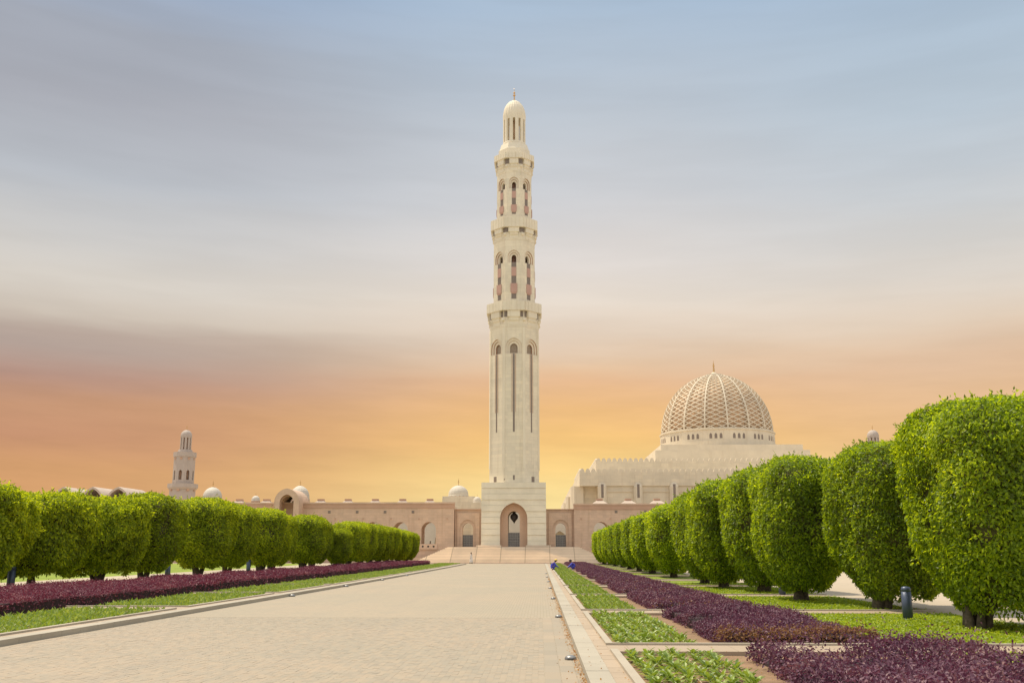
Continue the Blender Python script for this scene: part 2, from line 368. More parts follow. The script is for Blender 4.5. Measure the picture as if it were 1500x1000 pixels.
def paver_mat(name, textured):
    m, t, p, o = new_mat(name)
    tcn = N(t, 'ShaderNodeTexCoord'); ge = N(t, 'ShaderNodeNewGeometry'); oi = N(t, 'ShaderNodeObjectInfo')
    pos = ge.outputs['Position']
    na = N(t, 'ShaderNodeTexNoise', Scale=0.16, Detail=5.0, Roughness=0.6); L(t, pos, na.inputs['Vector'])
    nb = N(t, 'ShaderNodeTexNoise', Scale=30.0, Detail=4.0, Roughness=0.7); L(t, pos, nb.inputs['Vector'])
    nc = N(t, 'ShaderNodeTexNoise', Scale=1.1, Detail=4.0, Roughness=0.6); L(t, pos, nc.inputs['Vector'])
    col = MIX(t, MAPR(t, na.outputs[0], 0.35, 0.65), (0.435, 0.37, 0.275), (0.475, 0.385, 0.28))
    col = MIX(t, MAPR(t, nc.outputs[0], 0.45, 0.75, 0, 0.45), col, (0.41, 0.36, 0.27))
    if textured:
        sp = N(t, 'ShaderNodeSeparateXYZ'); L(t, pos, sp.inputs[0])
        cb = N(t, 'ShaderNodeCombineXYZ'); L(t, sp.outputs[1], cb.inputs[0]); L(t, sp.outputs[0], cb.inputs[1])
        br = N(t, 'ShaderNodeTexBrick', Scale=1.0); br.inputs['Brick Width'].default_value = 0.2; br.inputs['Row Height'].default_value = 0.1
        br.inputs['Mortar Size'].default_value = 0.005
        br.inputs['Color1'].default_value = (0.93, 0.94, 0.95, 1); br.inputs['Color2'].default_value = (1.05, 1.03, 1.0, 1)
        br.inputs['Mortar'].default_value = (0.74, 0.71, 0.68, 1)
        L(t, cb.outputs[0], br.inputs['Vector'])
        col = MIX(t, 1.0, col, br.outputs['Color'], 'MULTIPLY')
        # slightly darker/lighter courses that survive at a distance
        mp = N(t, 'ShaderNodeMapping'); mp.inputs['Scale'].default_value = (2.4, 0.16, 1); L(t, pos, mp.inputs[0])
        nd = N(t, 'ShaderNodeTexNoise', Scale=1.0, Detail=6.0, Roughness=0.7); L(t, mp.outputs[0], nd.inputs['Vector'])
        col = MIX(t, MAPR(t, nd.outputs[0], 0.5, 0.72, 0, 0.3), col, (0.43, 0.355, 0.26))
    else:
        r = MATH(t, 'FRACT', MATH(t, 'ADD', ge.outputs['Random Per Island'], oi.outputs['Random']))
        col = MIX(t, 1.0, col, RAMP(t, r, [(0, (0.88, 0.885, 0.89)), (0.35, (0.98, 0.99, 1.0)), (0.7, (1.04, 0.99, 0.95)), (1, (1.10, 1.06, 1.02))]), 'MULTIPLY')
    col = MIX(t, MAPR(t, nb.outputs[0], 0.35, 0.7, 0, 0.3), col, (0.42, 0.35, 0.26))
    # wear: long faint wheel tracks and darker stained patches
    mp2 = N(t, 'ShaderNodeMapping'); mp2.inputs['Scale'].default_value = (0.9, 0.035, 1); L(t, pos, mp2.inputs[0])
    ne = N(t, 'ShaderNodeTexNoise', Scale=1.0, Detail=4.0, Roughness=0.6); L(t, mp2.outputs[0], ne.inputs['Vector'])
    col = MIX(t, MAPR(t, ne.outputs[0], 0.52, 0.7, 0, 0.35), col, (0.375, 0.32, 0.25))
    nf = N(t, 'ShaderNodeTexNoise', Scale=0.55, Detail=7.0, Roughness=0.7); L(t, pos, nf.inputs['Vector'])
    col = MIX(t, MAPR(t, nf.outputs[0], 0.56, 0.72, 0, 0.4), col, (0.39, 0.33, 0.25))
    if textured: col = MIX(t, 1.0, col, (0.80, 0.805, 0.81), 'MULTIPLY')
    else: col = MIX(t, 1.0, col, (0.745, 0.755, 0.775), 'MULTIPLY')
    L(t, col, p.inputs['Base Color']); p.inputs['Roughness'].default_value = 0.8
    bump(t, p, nb.outputs[0], 0.3, 0.006)
    return m
M_paver = paver_mat('paver_stone', False)
M_pavefar = paver_mat('paving_far', True)
M_joint = plain('paving_joint', (0.35, 0.30, 0.225), 0.95, 0, 0.2, 20.0)

# ------------------------------------------------------------------ ground strips following the gentle fall of the avenue
def ys(a, b, step=4.0):
    n = max(1, int(math.ceil((b - a) / step)))
    return [a + (b - a) * i / n for i in range(n + 1)]
def strip(mb, x0, x1, ya, yb, zt, zb=None, m=0, step=4.0):
    Y = ys(ya, yb, step)
    if zb is None:
        for a, b in zip(Y, Y[1:]):
            mb.face([(x0, a, gz(a) + zt), (x1, a, gz(a) + zt), (x1, b, gz(b) + zt), (x0, b, gz(b) + zt)], m)
    else:
        rings = [[(x0, y, gz(y) + zb), (x1, y, gz(y) + zb), (x1, y, gz(y) + zt), (x0, y, gz(y) + zt)] for y in Y]
        rings = [[r[0], r[3], r[2], r[1]] for r in rings]
        mb.loft([r[::-1] for r in rings], m)
XL, XR = -11.30, 0.70
NEAR = 30.0
YEND = 150.0
g = MB()
for a, b in zip([-40, 0, 20, 40, 60, 80, 100, 125, 150, 3000], [0, 20, 40, 60, 80, 100, 125, 150, 3000]):
    g.face([(-2500, a, gz(a) - 0.25), (2500, a, gz(a) - 0.25), (2500, b, gz(b) - 0.25), (-2500, b, gz(b) - 0.25)])
tag(g.build('ground', M_sand), kind='structure')

r = MB()
strip(r, XL, XR, -20, NEAR, -0.003, m=1)
strip(r, XL, XR, NEAR, YEND, 0.0, m=0)
r.face([(XL, NEAR, gz(NEAR) - 0.003), (XR, NEAR, gz(NEAR) - 0.003), (XR, NEAR, gz(NEAR)), (XL, NEAR, gz(NEAR))], 1)
strip(r, -60, 60, YEND, 161, 0.0, m=0)
road = tag(r.build('road', [M_pavefar, M_joint]), kind='structure')

# pavers near the camera: every stone its own block, joints sunk between them
PW, PL, GAP = 0.1, 0.2, 0.0015
pm = MB(); pm.box(-PW / 2 + GAP / 2, PW / 2 - GAP / 2, -PL / 2 + GAP / 2, PL / 2 - GAP / 2, -0.03, 0.0, bottom=False)
pav_me = pm.mesh('paver', M_paver)
XG = 0.06                                   # pavers run up to here, then gutter slabs
ncol = int((XG - XL) / PW)
cands = []
for c in range(ncol):
    x = XG - PW * (c + 0.5)
    off = (c % 2) * PL / 2
    for k in range(int((NEAR - 12.0) / PL)):
        y = 12.0 + off + PL * (k + 0.5)
        if y + PL / 2 > NEAR: continue
        cands.append((x, y))
cands = np.array(cands)
vis = cands[:, 1] > 15.25
order = np.where(vis & (cands[:, 0] > -8.3))[0]
order = order[np.argsort(cands[order, 1] + 0.0 * cands[order, 0])][:300]
sel = np.zeros(len(cands), bool); sel[order] = True
dzr = rng.normal(0, 0.0010, len(cands)); tilt = rng.normal(0, 0.006, (len(cands), 2))
for i in order:
    o = link('paver', pav_me, road, (cands[i, 0], cands[i, 1], gz(cands[i, 1]) + dzr[i]))
    o.rotation_euler = (tilt[i, 0], tilt[i, 1], 0)
rest = np.where(~sel)[0]
bx = np.array([(-1, -1, 0), (1, -1, 0), (1, 1, 0), (-1, 1, 0), (-1, -1, 1), (1, -1, 1), (1, 1, 1), (-1, 1, 1)], float)
bx[:, 0] *= PW / 2 - GAP / 2; bx[:, 1] *= PL / 2 - GAP / 2; bx[:, 2] = (bx[:, 2] - 1) * 0.03
V = np.repeat(bx[None], len(rest), 0)
V[:, :, 2] += V[:, :, 0] * tilt[rest, 1][:, None] + V[:, :, 1] * tilt[rest, 0][:, None]
V[:, :, 0] += cands[rest, 0][:, None]; V[:, :, 1] += cands[rest, 1][:, None]
V[:, :, 2] += (np.array([gz(y) for y in cands[rest, 1]]) + dzr[rest])[:, None]
fb = np.array([(4, 5, 6, 7), (0, 1, 5, 4), (1, 2, 6, 5), (2, 3, 7, 6), (3, 0, 4, 7)])
Fq = (fb[None] + 8 * np.arange(len(rest))[:, None, None]).reshape(-1, 4)
tag(link('paver_field', fast_mesh('paver_field', V.reshape(-1, 3), Fq, None, [M_paver]), road), kind='stuff')
# gutter slabs along the right kerb
for (xa, xb, ln) in ((0.065, 0.315, 0.9), (0.325, 0.565, 0.9), (0.575, 0.695, 0.6)):
    sm = MB(); sm.box(0, xb - xa, 0.004, ln - 0.004, -0.03, 0.003, bottom=False)
    me = sm.mesh('gutter_slab', M_paver)
    y = 12.0
    while y < NEAR - ln:
        link('gutter_slab', me, road, (xa, y, gz(y + ln / 2) + random.gauss(0, 0.001))); y += ln

# kerbs, walkways
def kerb_run(side):
    s = 1 if side > 0 else -1
    X0 = XR if s > 0 else XL
    def xr(a, b): return (X0 + s * a, X0 + s * b) if s > 0 else (X0 - b, X0 - a)
    root = empty('kerb', (0, 0, 0)); tag(root, kind='structure')
    wroot = empty('walkway', (0, 0, 0)); tag(wroot, kind='structure')
    a, b = xr(0, 0.36)
    y = 8.0
    ybreak = 62.0
    while y < ybreak:
        ln = 0.95
        k = MB(); strip(k, a, b, y + 0.004, y + ln - 0.004, 0.13 + random.gauss(0, 0.0015), -0.12)
        k.build('kerb_stone', M_kerb, root); y += ln
    k = MB(); strip(k, a, b, y, YEND, 0.13, -0.12); tag(k.build('kerb_run', M_kerb, root), kind='stuff')
    k = MB(); strip(k, a, b, -20, 8.0, 0.13, -0.12); tag(k.build('kerb_run', M_kerb, root), kind='stuff')
    a, b = xr(0.366, 0.6)
    y = 8.0
    while y < ybreak:
        ln = 0.62
        k = MB(); strip(k, a, b, y + 0.004, y + ln - 0.004, 0.123 + random.gauss(0, 0.0015), -0.1)
        k.build('tile', M_tile, wroot); y += ln
    k = MB(); strip(k, a, b, y, YEND, 0.123, -0.1); tag(k.build('tile_run', M_tile, wroot), kind='stuff')
    k = MB(); strip(k, a, b, -20, 8.0, 0.123, -0.1); tag(k.build('tile_run', M_tile, wroot), kind='stuff')
kerb_run(1); kerb_run(-1)

# ------------------------------------------------------------------ planted strips
PITCHY, BEDL = 11.8, 10.62
R_F = [8.1 + PITCHY * i for i in range(12)]
L_F = [9.7 + PITCHY * i for i in range(12)]
RX = dict(k0=1.30, k1=1.44, hs=3.70, he=6.85, end=12.5)
LX = dict(k0=-11.90, k1=-12.04, hs=-15.55, he=-21.8, end=-26.3)
def bed(side, yf, idx):
    X = RX if side > 0 else LX
    ye = min(yf + BEDL, YEND - 0.2)
    if ye - yf < 3: return
    lo = lambda a, b: (min(a, b), max(a, b))
    k = MB()
    strip(k, *lo(X['k0'], X['k1']), yf, ye, 0.17, -0.15)
    strip(k, *lo(X['k1'], X['end']), yf, yf + 0.14, 0.168, -0.15)
    tag(k.build('bed_kerb', M_kerb2), kind='structure')
    s = MB(); strip(s, *lo(X['k1'], X['he']), yf + 0.14, ye, 0.05); tag(s.build('soil_bed', M_bedsoil), kind='structure')
    l = MB(); strip(l, *lo(X['he'], X['end']), yf + 0.14, ye, 0.07); tag(l.build('lawn', M_lawn), kind='structure')
    # cross path behind the bed
    if ye < YEND - 0.5:
        c = MB(); strip(c, *lo(X['k0'], X['end']), ye, ye + PITCHY - BEDL, 0.12, -0.15)
        p = tag(c.build('path', M_tile), kind='structure')
        if yf < 34:
            q = MB(); q.box(0, 0.395, 0, PITCHY - BEDL - 0.01, 0, 0.012, bottom=False)
            me = q.mesh('path_slab', M_tile)
            x0, x1 = lo(X['k0'], X['end'])
            n = int((x1 - x0) / 0.4)
            for i in range(n):
                link('path_slab', me, p, (x0 + 0.4 * i, ye + 0.005, gz(ye + 0.5) + 0.113 + random.gauss(0, 0.001)))
for i, y in enumerate(R_F): bed(1, y, i)
for i, y in enumerate(L_F): bed(-1, y, i)
for x0, x1, nm, mt, z in ((12.5, 30.0, 'path', M_sand, 0.11), (30.0, 44.0, 'lawn', M_lawn, 0.10), (-33.2, -26.3, 'path', M_sand, 0.11), (-60.0, -33.2, 'lawn', M_lawn, 0.10)):
    s = MB(); strip(s, x0, x1, -10, YEND, z, -0.2); tag(s.build(nm, mt), kind='structure')

# ------------------------------------------------------------------ leaves
def unit(v): return v / np.maximum(1e-9, np.linalg.norm(v, axis=-1, keepdims=True))
def leaf_geo(P, Nn, T, ln, wd, fold=0.25, seg2=False):
    """P base points, Nn leaf normals, T tip directions -> verts, tris"""
    n = len(P)
    B = unit(np.cross(Nn, T)); Nn = unit(np.cross(T, B))
    ln = np.asarray(ln).reshape(-1, 1) * np.ones((n, 1)); wd = np.asarray(wd).reshape(-1, 1) * np.ones((n, 1))
    if not seg2:
        V = np.stack([P, P + T * ln * 0.45 + B * wd * 0.5 + Nn * wd * fold, P + T * ln, P + T * ln * 0.45 - B * wd * 0.5 + Nn * wd * fold], 1)
        F = np.array([(0, 2, 1), (0, 3, 2)])
        return V.reshape(-1, 3), (F[None] + 4 * np.arange(n)[:, None, None]).reshape(-1, 3)
    V = np.stack([P, P + T * ln * 0.3 + B * wd * 0.5 + Nn * wd * fold, P + T * ln * 0.72 + B * wd * 0.42 + Nn * (wd * fold * 0.6 - ln * 0.05),
                  P + T * ln - Nn * ln * 0.18, P + T * ln * 0.72 - B * wd * 0.42 + Nn * (wd * fold * 0.6 - ln * 0.05),
                  P + T * ln * 0.3 - B * wd * 0.5 + Nn * wd * fold, P + T * ln * 0.5], 1)
    F = np.array([(0, 6, 1), (1, 6, 2), (2, 6, 3), (3, 6, 4), (4, 6, 5), (5, 6, 0)])
    return V.reshape(-1, 3), (F[None] + 7 * np.arange(n)[:, None, None]).reshape(-1, 3)
class Noise3:
    def __init__(s, seed, freqs=((0.9, 1.0), (1.9, 0.55), (3.7, 0.33), (7.0, 0.2))):
        q = np.random.default_rng(seed); s.w = []
        for f, a in freqs:
            for _ in range(4):
                d = unit(q.normal(size=3)) * f * (0.8 + 0.4 * q.random()); s.w.append((d, q.random() * 6.28, a / 2))
    def __call__(s, P):
        o = 0
        for d, ph, a in s.w: o = o + a * np.sin(P @ d * 2.2 + ph)
        return o
def crown_profile(t, bot):
    t = np.asarray(t, float)
    lo = bot + (1 - bot) * np.sin(np.pi / 2 * np.clip(t / 0.48, 0, 1)) ** 0.8
    u = np.clip((t - 0.77) / 0.23, 0, 1)
    return np.where(t < 0.77, lo, (1 - u ** 2.6) ** 0.55)
def make_crown(name, seed, Rx, Ry, z0, z1, n, leaf, mat, lean=(0, 0), bot=0.42, droop=0.4, lump=0.085, ragged=60, twig=M_twig):
    q = np.random.default_rng(seed); nz = Noise3(seed)
    H = z1 - z0
    tt = np.linspace(0, 1, 400); rr = crown_profile(tt, bot)
    w = (rr + 0.05) * np.sqrt((np.gradient(rr) * Rx) ** 2 + (np.gradient(tt) * H) ** 2); cdf = np.cumsum(w); cdf /= cdf[-1]
    def surf(t, a):
        r = crown_profile(t, bot)
        ca, sa = np.cos(a), np.sin(a)
        k = (np.abs(ca) ** 3.2 + np.abs(sa) ** 3.2) ** (-1 / 3.2) * 0.95
        P = np.stack([Rx * r * k * ca, Ry * r * k * sa, z0 + H * t], -1)
        d = nz(P) * lump
        Nn = unit(np.stack([ca * Ry, sa * Rx, 0 * ca], -1) + 0)
        e = 0.01
        dr = (crown_profile(np.clip(t + e, 0, 1), bot) - crown_profile(np.clip(t - e, 0, 1), bot)) / (2 * e) * Rx / H
        Nn = unit(np.stack([Nn[..., 0], Nn[..., 1], -np.clip(dr, -6, 6)], -1))
        P = P + Nn * (d * Rx)[..., None]
        P[..., 0] += lean[0] * np.clip(t * 1.6, 0, 1); P[..., 1] += lean[1] * np.clip(t * 1.6, 0, 1)
        return P, Nn
    t = np.interp(q.random(n), cdf, tt); a = q.random(n) * 2 * np.pi
    P, Nn = surf(t, a)
    depth = q.exponential(0.11, n).clip(0, 0.5) - 0.04
    hole = np.clip(nz(P * 1.7 + 9.1) - 0.6, 0, 1) * 0.75            # sparse patches where twigs show
    keep = q.random(n) > hole
    P = (P - Nn * depth[:, None] + q.normal(0, 0.02, (n, 3)))[keep]; Nn = Nn[keep]
    n = len(P)
    ln = unit(Nn + q.normal(0, 0.7, (n, 3)) + np.array([0, 0, 0.25]))
    T = unit(np.cross(ln, q.normal(size=(n, 3))) + np.array([0, 0, -droop]) + Nn * 0.25)
    V, F = leaf_geo(P, ln, T, leaf * q.uniform(0.65, 1.25, n), leaf * 0.52 * q.uniform(0.8, 1.15, n), 0.22)
    Vs, Fs = [V], [F]; off = len(V)
    # young shoots standing out of the clipped surface
    if ragged:
        ts = np.concatenate([q.uniform(0.72, 0.99, ragged), q.uniform(0.15, 0.8, ragged // 2)]); as_ = q.random(len(ts)) * 2 * np.pi
        S, Sn = surf(ts, as_)
        for s, sn, tv in zip(S, Sn, ts):
            d = unit(sn * 0.8 + np.array([0, 0, 0.6 if tv > .7 else -0.5]) + q.normal(0, 0.3, 3)); lg = q.uniform(0.10, 0.34)
            m = 7
            pp = s + d * (np.linspace(0, 1, m)[:, None] * lg) + q.normal(0, 0.015, (m, 3))
            tl = unit(d + q.normal(0, 0.8, (m, 3))); nl = unit(q.normal(size=(m, 3)) + np.array([0, 0, 1]))
            v, f = leaf_geo(pp, nl, tl, leaf * q.uniform(0.6, 1.1, m), leaf * 0.45, 0.2)
            Vs.append(v); Fs.append(f + off); off += len(v)
    nleaf = sum(len(f) for f in Fs)
    # twiggy heart of the crown
    nt_, na_ = 14, 22
    tg, ag = np.meshgrid(np.linspace(0.02, 0.985, nt_), np.arange(na_) / na_ * 2 * np.pi, indexing='ij')
    S, Sn = surf(tg.ravel(), ag.ravel())
    S = S - Sn * 0.34
    fs = []
    for i in range(nt_ - 1):
        for j in range(na_):
            k = (j + 1) % na_
            fs += [(i * na_ + j, i * na_ + k, (i + 1) * na_ + k), (i * na_ + j, (i + 1) * na_ + k, (i + 1) * na_ + j)]
    top = (nt_ - 1) * na_
    for j in range(1, na_ - 1): fs += [(top, top + j, top + j + 1), (0, j + 1, j)]
    Vs.append(S); Fs.append(np.array(fs) + off)
    V = np.concatenate(Vs); F = np.concatenate(Fs)
    mi = np.concatenate([np.zeros(nleaf, int), np.ones(len(fs), int)])
    return fast_mesh(name, V, None, F, [mat, twig], mi)
def make_trunk(name, seed, z1, Rx, stems=4, base=0.17, lean=(0, 0), spread=0.55):
    q = random.Random(seed); mb = MB()
    a0 = q.random() * 6.28
    for i in range(stems):
        a = a0 + 6.283 * i / stems + q.uniform(-0.3, 0.3)
        b = (0.24 if stems > 4 else 0.14) * (stems > 1)
        ex = Rx * spread * q.uniform(0.6, 1.15)
        p0 = Vector((b * math.cos(a), b * math.sin(a), -0.06))
        p3 = Vector((ex * math.cos(a) + lean[0], ex * math.sin(a) + lean[1], z1))
        pts, rad = [], []
        for k in range(8):
            t = k / 7
            p = p0.lerp(p3, t); p.x += (t * t - t) * (p3.x - p0.x) * 0.45 + q.uniform(-.03, .03); p.y += (t * t - t) * (p3.y - p0.y) * 0.45 + q.uniform(-.03, .03)
            pts.append(p); rad.append(base * q.uniform(0.9, 1.1) * (1.35 if k == 0 else 1.0 - 0.62 * t))
        mb.tube(pts, rad, 8)
    return mb.mesh(name, M_bark, smooth=True)

def crown_centre(tanb, Y, rx, ry):
    """centre offset so that the crown's inner edge is seen at the given bearing"""
    a = np.linspace(0, 2 * np.pi, 120); k = (np.abs(np.cos(a)) ** 3.2 + np.abs(np.sin(a)) ** 3.2) ** (-1 / 3.2) * 0.95
    dx, dy = rx * k * np.cos(a), ry * k * np.sin(a)
    return float(np.max(tanb * (Y + dy) - dx))
# right row
R_T = [  # Y, left-edge pixel, radius, height
    (24.9, 1326, 1.85, 5.75), (33.2, 1211, 1.80, 5.6), (39.2, 1101, 1.75, 5.6), (47.5, 1057, 1.75, 5.85), (52.6, 1008, 1.70, 5.6), (59.8, 987, 1.70, 5.55),
    (75.5, 947, 1.95, 5.45), (88.0, 925, 1.75, 5.3), (98.0, 910, 1.7, 5.3), (108, 899, 1.7, 5.2), (118, 890, 1.7, 5.2), (128, 882, 1.7, 5.1), (138.5, 875, 1.7, 5.1), (147, 868, 1.7, 5.0)]
ORD = ['nearest', 'second', 'third', 'fourth', 'fifth', 'sixth', 'seventh', 'eighth', 'ninth', 'tenth', 'eleventh', 'twelfth', 'thirteenth', 'fourteenth',
       'fifteenth', 'sixteenth', 'seventeenth', 'eighteenth', 'nineteenth', 'twentieth']
rc_near = [make_crown('crown', 11, 1.85, 3.0, 0.5, 5.75, 80000, 0.118, M_leafR, (0, 0), 0.46, 0.5, 0.045, 170),
           make_crown('crown', 12, 1.80, 3.2, 0.5, 5.6, 74000, 0.122, M_leafR, (0, 0), 0.44, 0.5, 0.045, 130),
           make_crown('crown', 13, 1.75, 3.1, 0.45, 5.6, 60000, 0.13, M_leafR, (0, 0), 0.34, 0.45, 0.045, 110)]
rc_mid = [make_crown('crown', 20 + k, 1.75, 3.1, 0.42, 5.6, 33000, 0.17, M_leafR, (0, 0), 0.32, 0.4, 0.04, 80) for k in range(3)]
rc_far = [make_crown('crown', 30 + k, 1.75, 2.8, 0.4, 5.3, 20000, 0.21, M_leafR, (0, 0), 0.32, 0.35, 0.035, 50) for k in range(2)]
rt = [make_trunk('trunk', 41, 2.8, 1.7, 6, 0.115, (0.5, 0), 0.5), make_trunk('trunk', 42, 2.6, 1.7, 4, 0.17, (0.4, 0), 0.45), make_trunk('trunk', 43, 2.6, 1.7, 3, 0.18)]
for i, (Y, px, rad, hgt) in enumerate(R_T):
    tanb = (px - 791) / 1433.0
    gap = (R_T[min(i + 1, len(R_T) - 1)][0] - R_T[max(i - 1, 0)][0]) / (2 if 0 < i < len(R_T) - 1 else 1)
    Ry = (2.7, 3.3, 3.1, 3.1, 3.0, 3.4)[i] if i < 6 else min(gap * 0.5, 3.9)
    Xc = crown_centre(tanb, Y, rad, Ry)
    Xt = Xc - ((0.75, 0.55, 0.2)[i] if i < 3 else 0.0)
    t = empty('ficus_tree', (Xt, Y, gz(Y) + 0.05))
    me = rc_near[i] if i < 3 else (rc_mid[i % 3] if i < 7 else rc_far[i % 2])
    c = link('crown', me, t)
    h0 = 5.75 if i == 0 else (5.6 if i < 7 else 5.3)
    ry0 = (3.0, 3.2, 3.1)[i] if i < 3 else (3.1 if i < 7 else 2.8)
    c.scale = (rad / 1.75 if i > 2 else 1, Ry / ry0 * (-1 if i > 2 and i % 4 == 1 else 1), hgt / h0)
    c.location = (Xc - Xt, 0, 0)
    tr = link('trunk', rt[0 if i == 0 else (1 if i % 2 else 2)], t); tr.rotation_euler = (0, 0, 0 if i < 2 else random.uniform(-.4, .4))
    tag(t, ('nearest and tallest clipped ficus tree, cut off by the right edge of the picture' if i == 0 else
            'clipped ficus tree in the row right of the avenue, %s from the near end' % ORD[i] if i < len(R_T) - 1 else
            'farthest clipped ficus tree in the right row, small before the pink wall and steps'), 'tree', 'clipped trees in the row right of the avenue')

# left row
L_T = [  # Y, right-edge pixel, X centre, radius, height, kind
    (37.5, -70, -25.0, 2.4, 4.8, 0), (43.0, 38, -25.0, 2.4, 4.85, 1), (48.8, 125, -25.0, 2.4, 4.9, 0), (55.8, 211, -25.0, 2.4, 5.0, 1), (61.7, 266, -24.9, 2.3, 5.5, 2), (71.0, 340, -24.9, 2.4, 5.75, 3),
    (77.8, 374, -24.9, 2.2, 5.6, 2), (86.0, 422, -24.9, 2.4, 5.6, 3), (91.5, 432, -25.0, 2.2, 5.4, 2), (101.5, 477, -24.6, 2.4, 5.6, 3), (107, 486, -24.6, 2.2, 5.4, 2),
    (110, 514, -22.7, 1.6, 4.4, 3), (121, 538, -24.0, 2.4, 5.5, 3), (128, 552, -23.8, 2.2, 5.5, 2), (134, 564, -23.6, 2.2, 5.5, 3), (139, 576, -23.2, 2.2, 5.4, 2),
    (143, 587, -22.6, 2.2, 5.3, 3), (146.5, 604, -21.6, 2.2, 5.0, 2), (149, 613, -20.8, 2.0, 4.7, 3)]
lc = [make_crown('crown', 50, 2.4, 3.2, 0.8, 4.9, 46000, 0.165, M_leafL, (0, 0), 0.55, 1.1, 0.075, 260),
      make_crown('crown', 51, 2.4, 3.2, 0.8, 4.9, 46000, 0.165, M_leafL, (0, 0), 0.55, 1.1, 0.075, 260),
      make_crown('crown', 52, 2.2, 2.8, 0.8, 5.5, 33000, 0.17, M_leafL, (0, 0), 0.38, 0.5, 0.035, 60),
      make_crown('crown', 53, 2.2, 2.9, 0.8, 5.5, 33000, 0.17, M_leafL, (0, 0), 0.38, 0.5, 0.035, 60)]
lt_ = [make_trunk('trunk', 60, 2.4, 2.0, 2, 0.20), make_trunk('trunk', 61, 2.4, 2.0, 3, 0.19), make_trunk('trunk', 62, 2.3, 1.8, 4, 0.20), make_trunk('trunk', 63, 2.3, 1.8, 3, 0.22)]
for i, (Y, px, Xc, rad, hgt, k) in enumerate(L_T):
    tb = (791 - px) / 1433.0
    ryl = (2.9 if k < 2 else 2.5) * rad / (2.4 if k < 2 else 2.2) * (0.8 if i == 11 else 1.0)
    Xc = -crown_centre(tb, Y, rad, ryl)
    t = empty('ficus_tree', (Xc, Y, gz(Y) + 0.05))
    c = link('crown', lc[k], t)
    c.scale = (rad / (2.4 if k < 2 else 2.2), ryl / (3.2 if k < 2 else (2.8, 2.9)[k - 2]) * (-1 if i % 3 == 1 else 1), hgt / (4.9 if k < 2 else 5.5))
    link('trunk', lt_[k], t)
    tag(t, ('shaggy clipped ficus tree cut off by the left edge of the picture' if i == 1 else 'clipped ficus tree just beyond the left edge of the picture' if i == 0 else
            'small low clipped ficus standing in front of the left row, halfway along it' if i == 11 else
            'last clipped ficus tree of the left row, nearest the steps' if i == len(L_T) - 1 else
            'clipped ficus tree in the row left of the avenue, %s from the left edge' % ORD[i - 1 if i < 11 else i - 2]), 'tree', 'clipped trees in the row left of the avenue')

# ------------------------------------------------------------------ purple hedges
def make_hedge(name, seed, w, ln, h, n, leaf, loose=0.0, side=1.0, dry=0.0):
    q = np.random.default_rng(seed); nz = Noise3(seed, ((0.5, 1.0), (1.3, 0.6), (3.2, 0.4)))
    A_top, A_s, A_e = w * ln, ln * h * side, w * h * side
    tot = A_top + 2 * A_s + 2 * A_e
    u = q.random(n) * tot
    P = np.zeros((n, 3)); Nn = np.zeros((n, 3)); r1, r2 = q.random(n), q.random(n)
    k = u < A_top; P[k] = np.stack([r1[k] * w, r2[k] * ln, np.full(k.sum(), h)], 1); Nn[k] = (0, 0, 1)
    for lo_, hi_, sx in ((A_top, A_top + A_s, 0), (A_top + A_s, A_top + 2 * A_s, 1)):
        k = (u >= lo_) & (u < hi_); P[k] = np.stack([np.full(k.sum(), sx * w), r1[k] * ln, r2[k] * h], 1); Nn[k] = (2 * sx - 1, 0, 0)
    for lo_, hi_, sy in ((A_top + 2 * A_s, A_top + 2 * A_s + A_e, 0), (A_top + 2 * A_s + A_e, tot + 1, 1)):
        k = (u >= lo_) & (u < hi_); P[k] = np.stack([r1[k] * w, np.full(k.sum(), sy * ln), r2[k] * h], 1); Nn[k] = (0, 2 * sy - 1, 0)
    edge = np.minimum.reduce([P[:, 0], w - P[:, 0], P[:, 1], ln - P[:, 1]])
    hz = 1 - (0.22 if side > 0.5 else 0.05) * np.exp(-np.clip(edge, 0, 9) / 0.12)
    zf = P[:, 2] / h
    P[:, 2] = P[:, 2] * hz + nz(P) * (0.05 + loose) * zf + q.exponential(0.02 + loose, n) * zf - 0.03 * zf
    P[:, :2] += q.normal(0, 0.025 + loose * 0.6, (n, 2))
    P += -Nn * q.exponential(0.035, n)[:, None] + 0.02 * Nn
    P[:, 2] = np.clip(P[:, 2], 0.01, None)
    if side > 0.5:      # thin spots where stems and soil show
        kp = q.random(n) > np.clip(nz(P * 1.8 + 4.0) - 0.45, 0, 1) * 1.1; P, Nn = P[kp], Nn[kp]; n = len(P)
    nl = unit(Nn * 0.7 + np.array([0, 0, 0.5]) + q.normal(0, 0.6, (n, 3))); T = unit(np.cross(nl, q.normal(size=(n, 3))) + Nn * 0.3 + np.array([0, 0, 0.15]))
    V, F = leaf_geo(P, nl, T, leaf * q.uniform(0.7, 1.3, n), leaf * 0.55 * q.uniform(0.8, 1.2, n), 0.2)
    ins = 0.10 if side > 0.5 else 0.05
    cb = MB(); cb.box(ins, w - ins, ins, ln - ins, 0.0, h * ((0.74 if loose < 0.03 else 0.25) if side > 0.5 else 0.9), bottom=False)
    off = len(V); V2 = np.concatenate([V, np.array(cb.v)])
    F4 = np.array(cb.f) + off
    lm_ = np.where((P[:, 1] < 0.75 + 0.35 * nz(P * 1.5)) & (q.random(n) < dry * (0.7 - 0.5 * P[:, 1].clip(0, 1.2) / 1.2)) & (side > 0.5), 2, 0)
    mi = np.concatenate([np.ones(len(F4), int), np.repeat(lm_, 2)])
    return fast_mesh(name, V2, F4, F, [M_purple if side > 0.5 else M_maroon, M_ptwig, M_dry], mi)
hw_r = RX['he'] - RX['hs'] - 0.1
H_r1 = make_hedge('hedge', 70, 4.0, 9.5, 0.22, 50000, 0.07, 0.035)
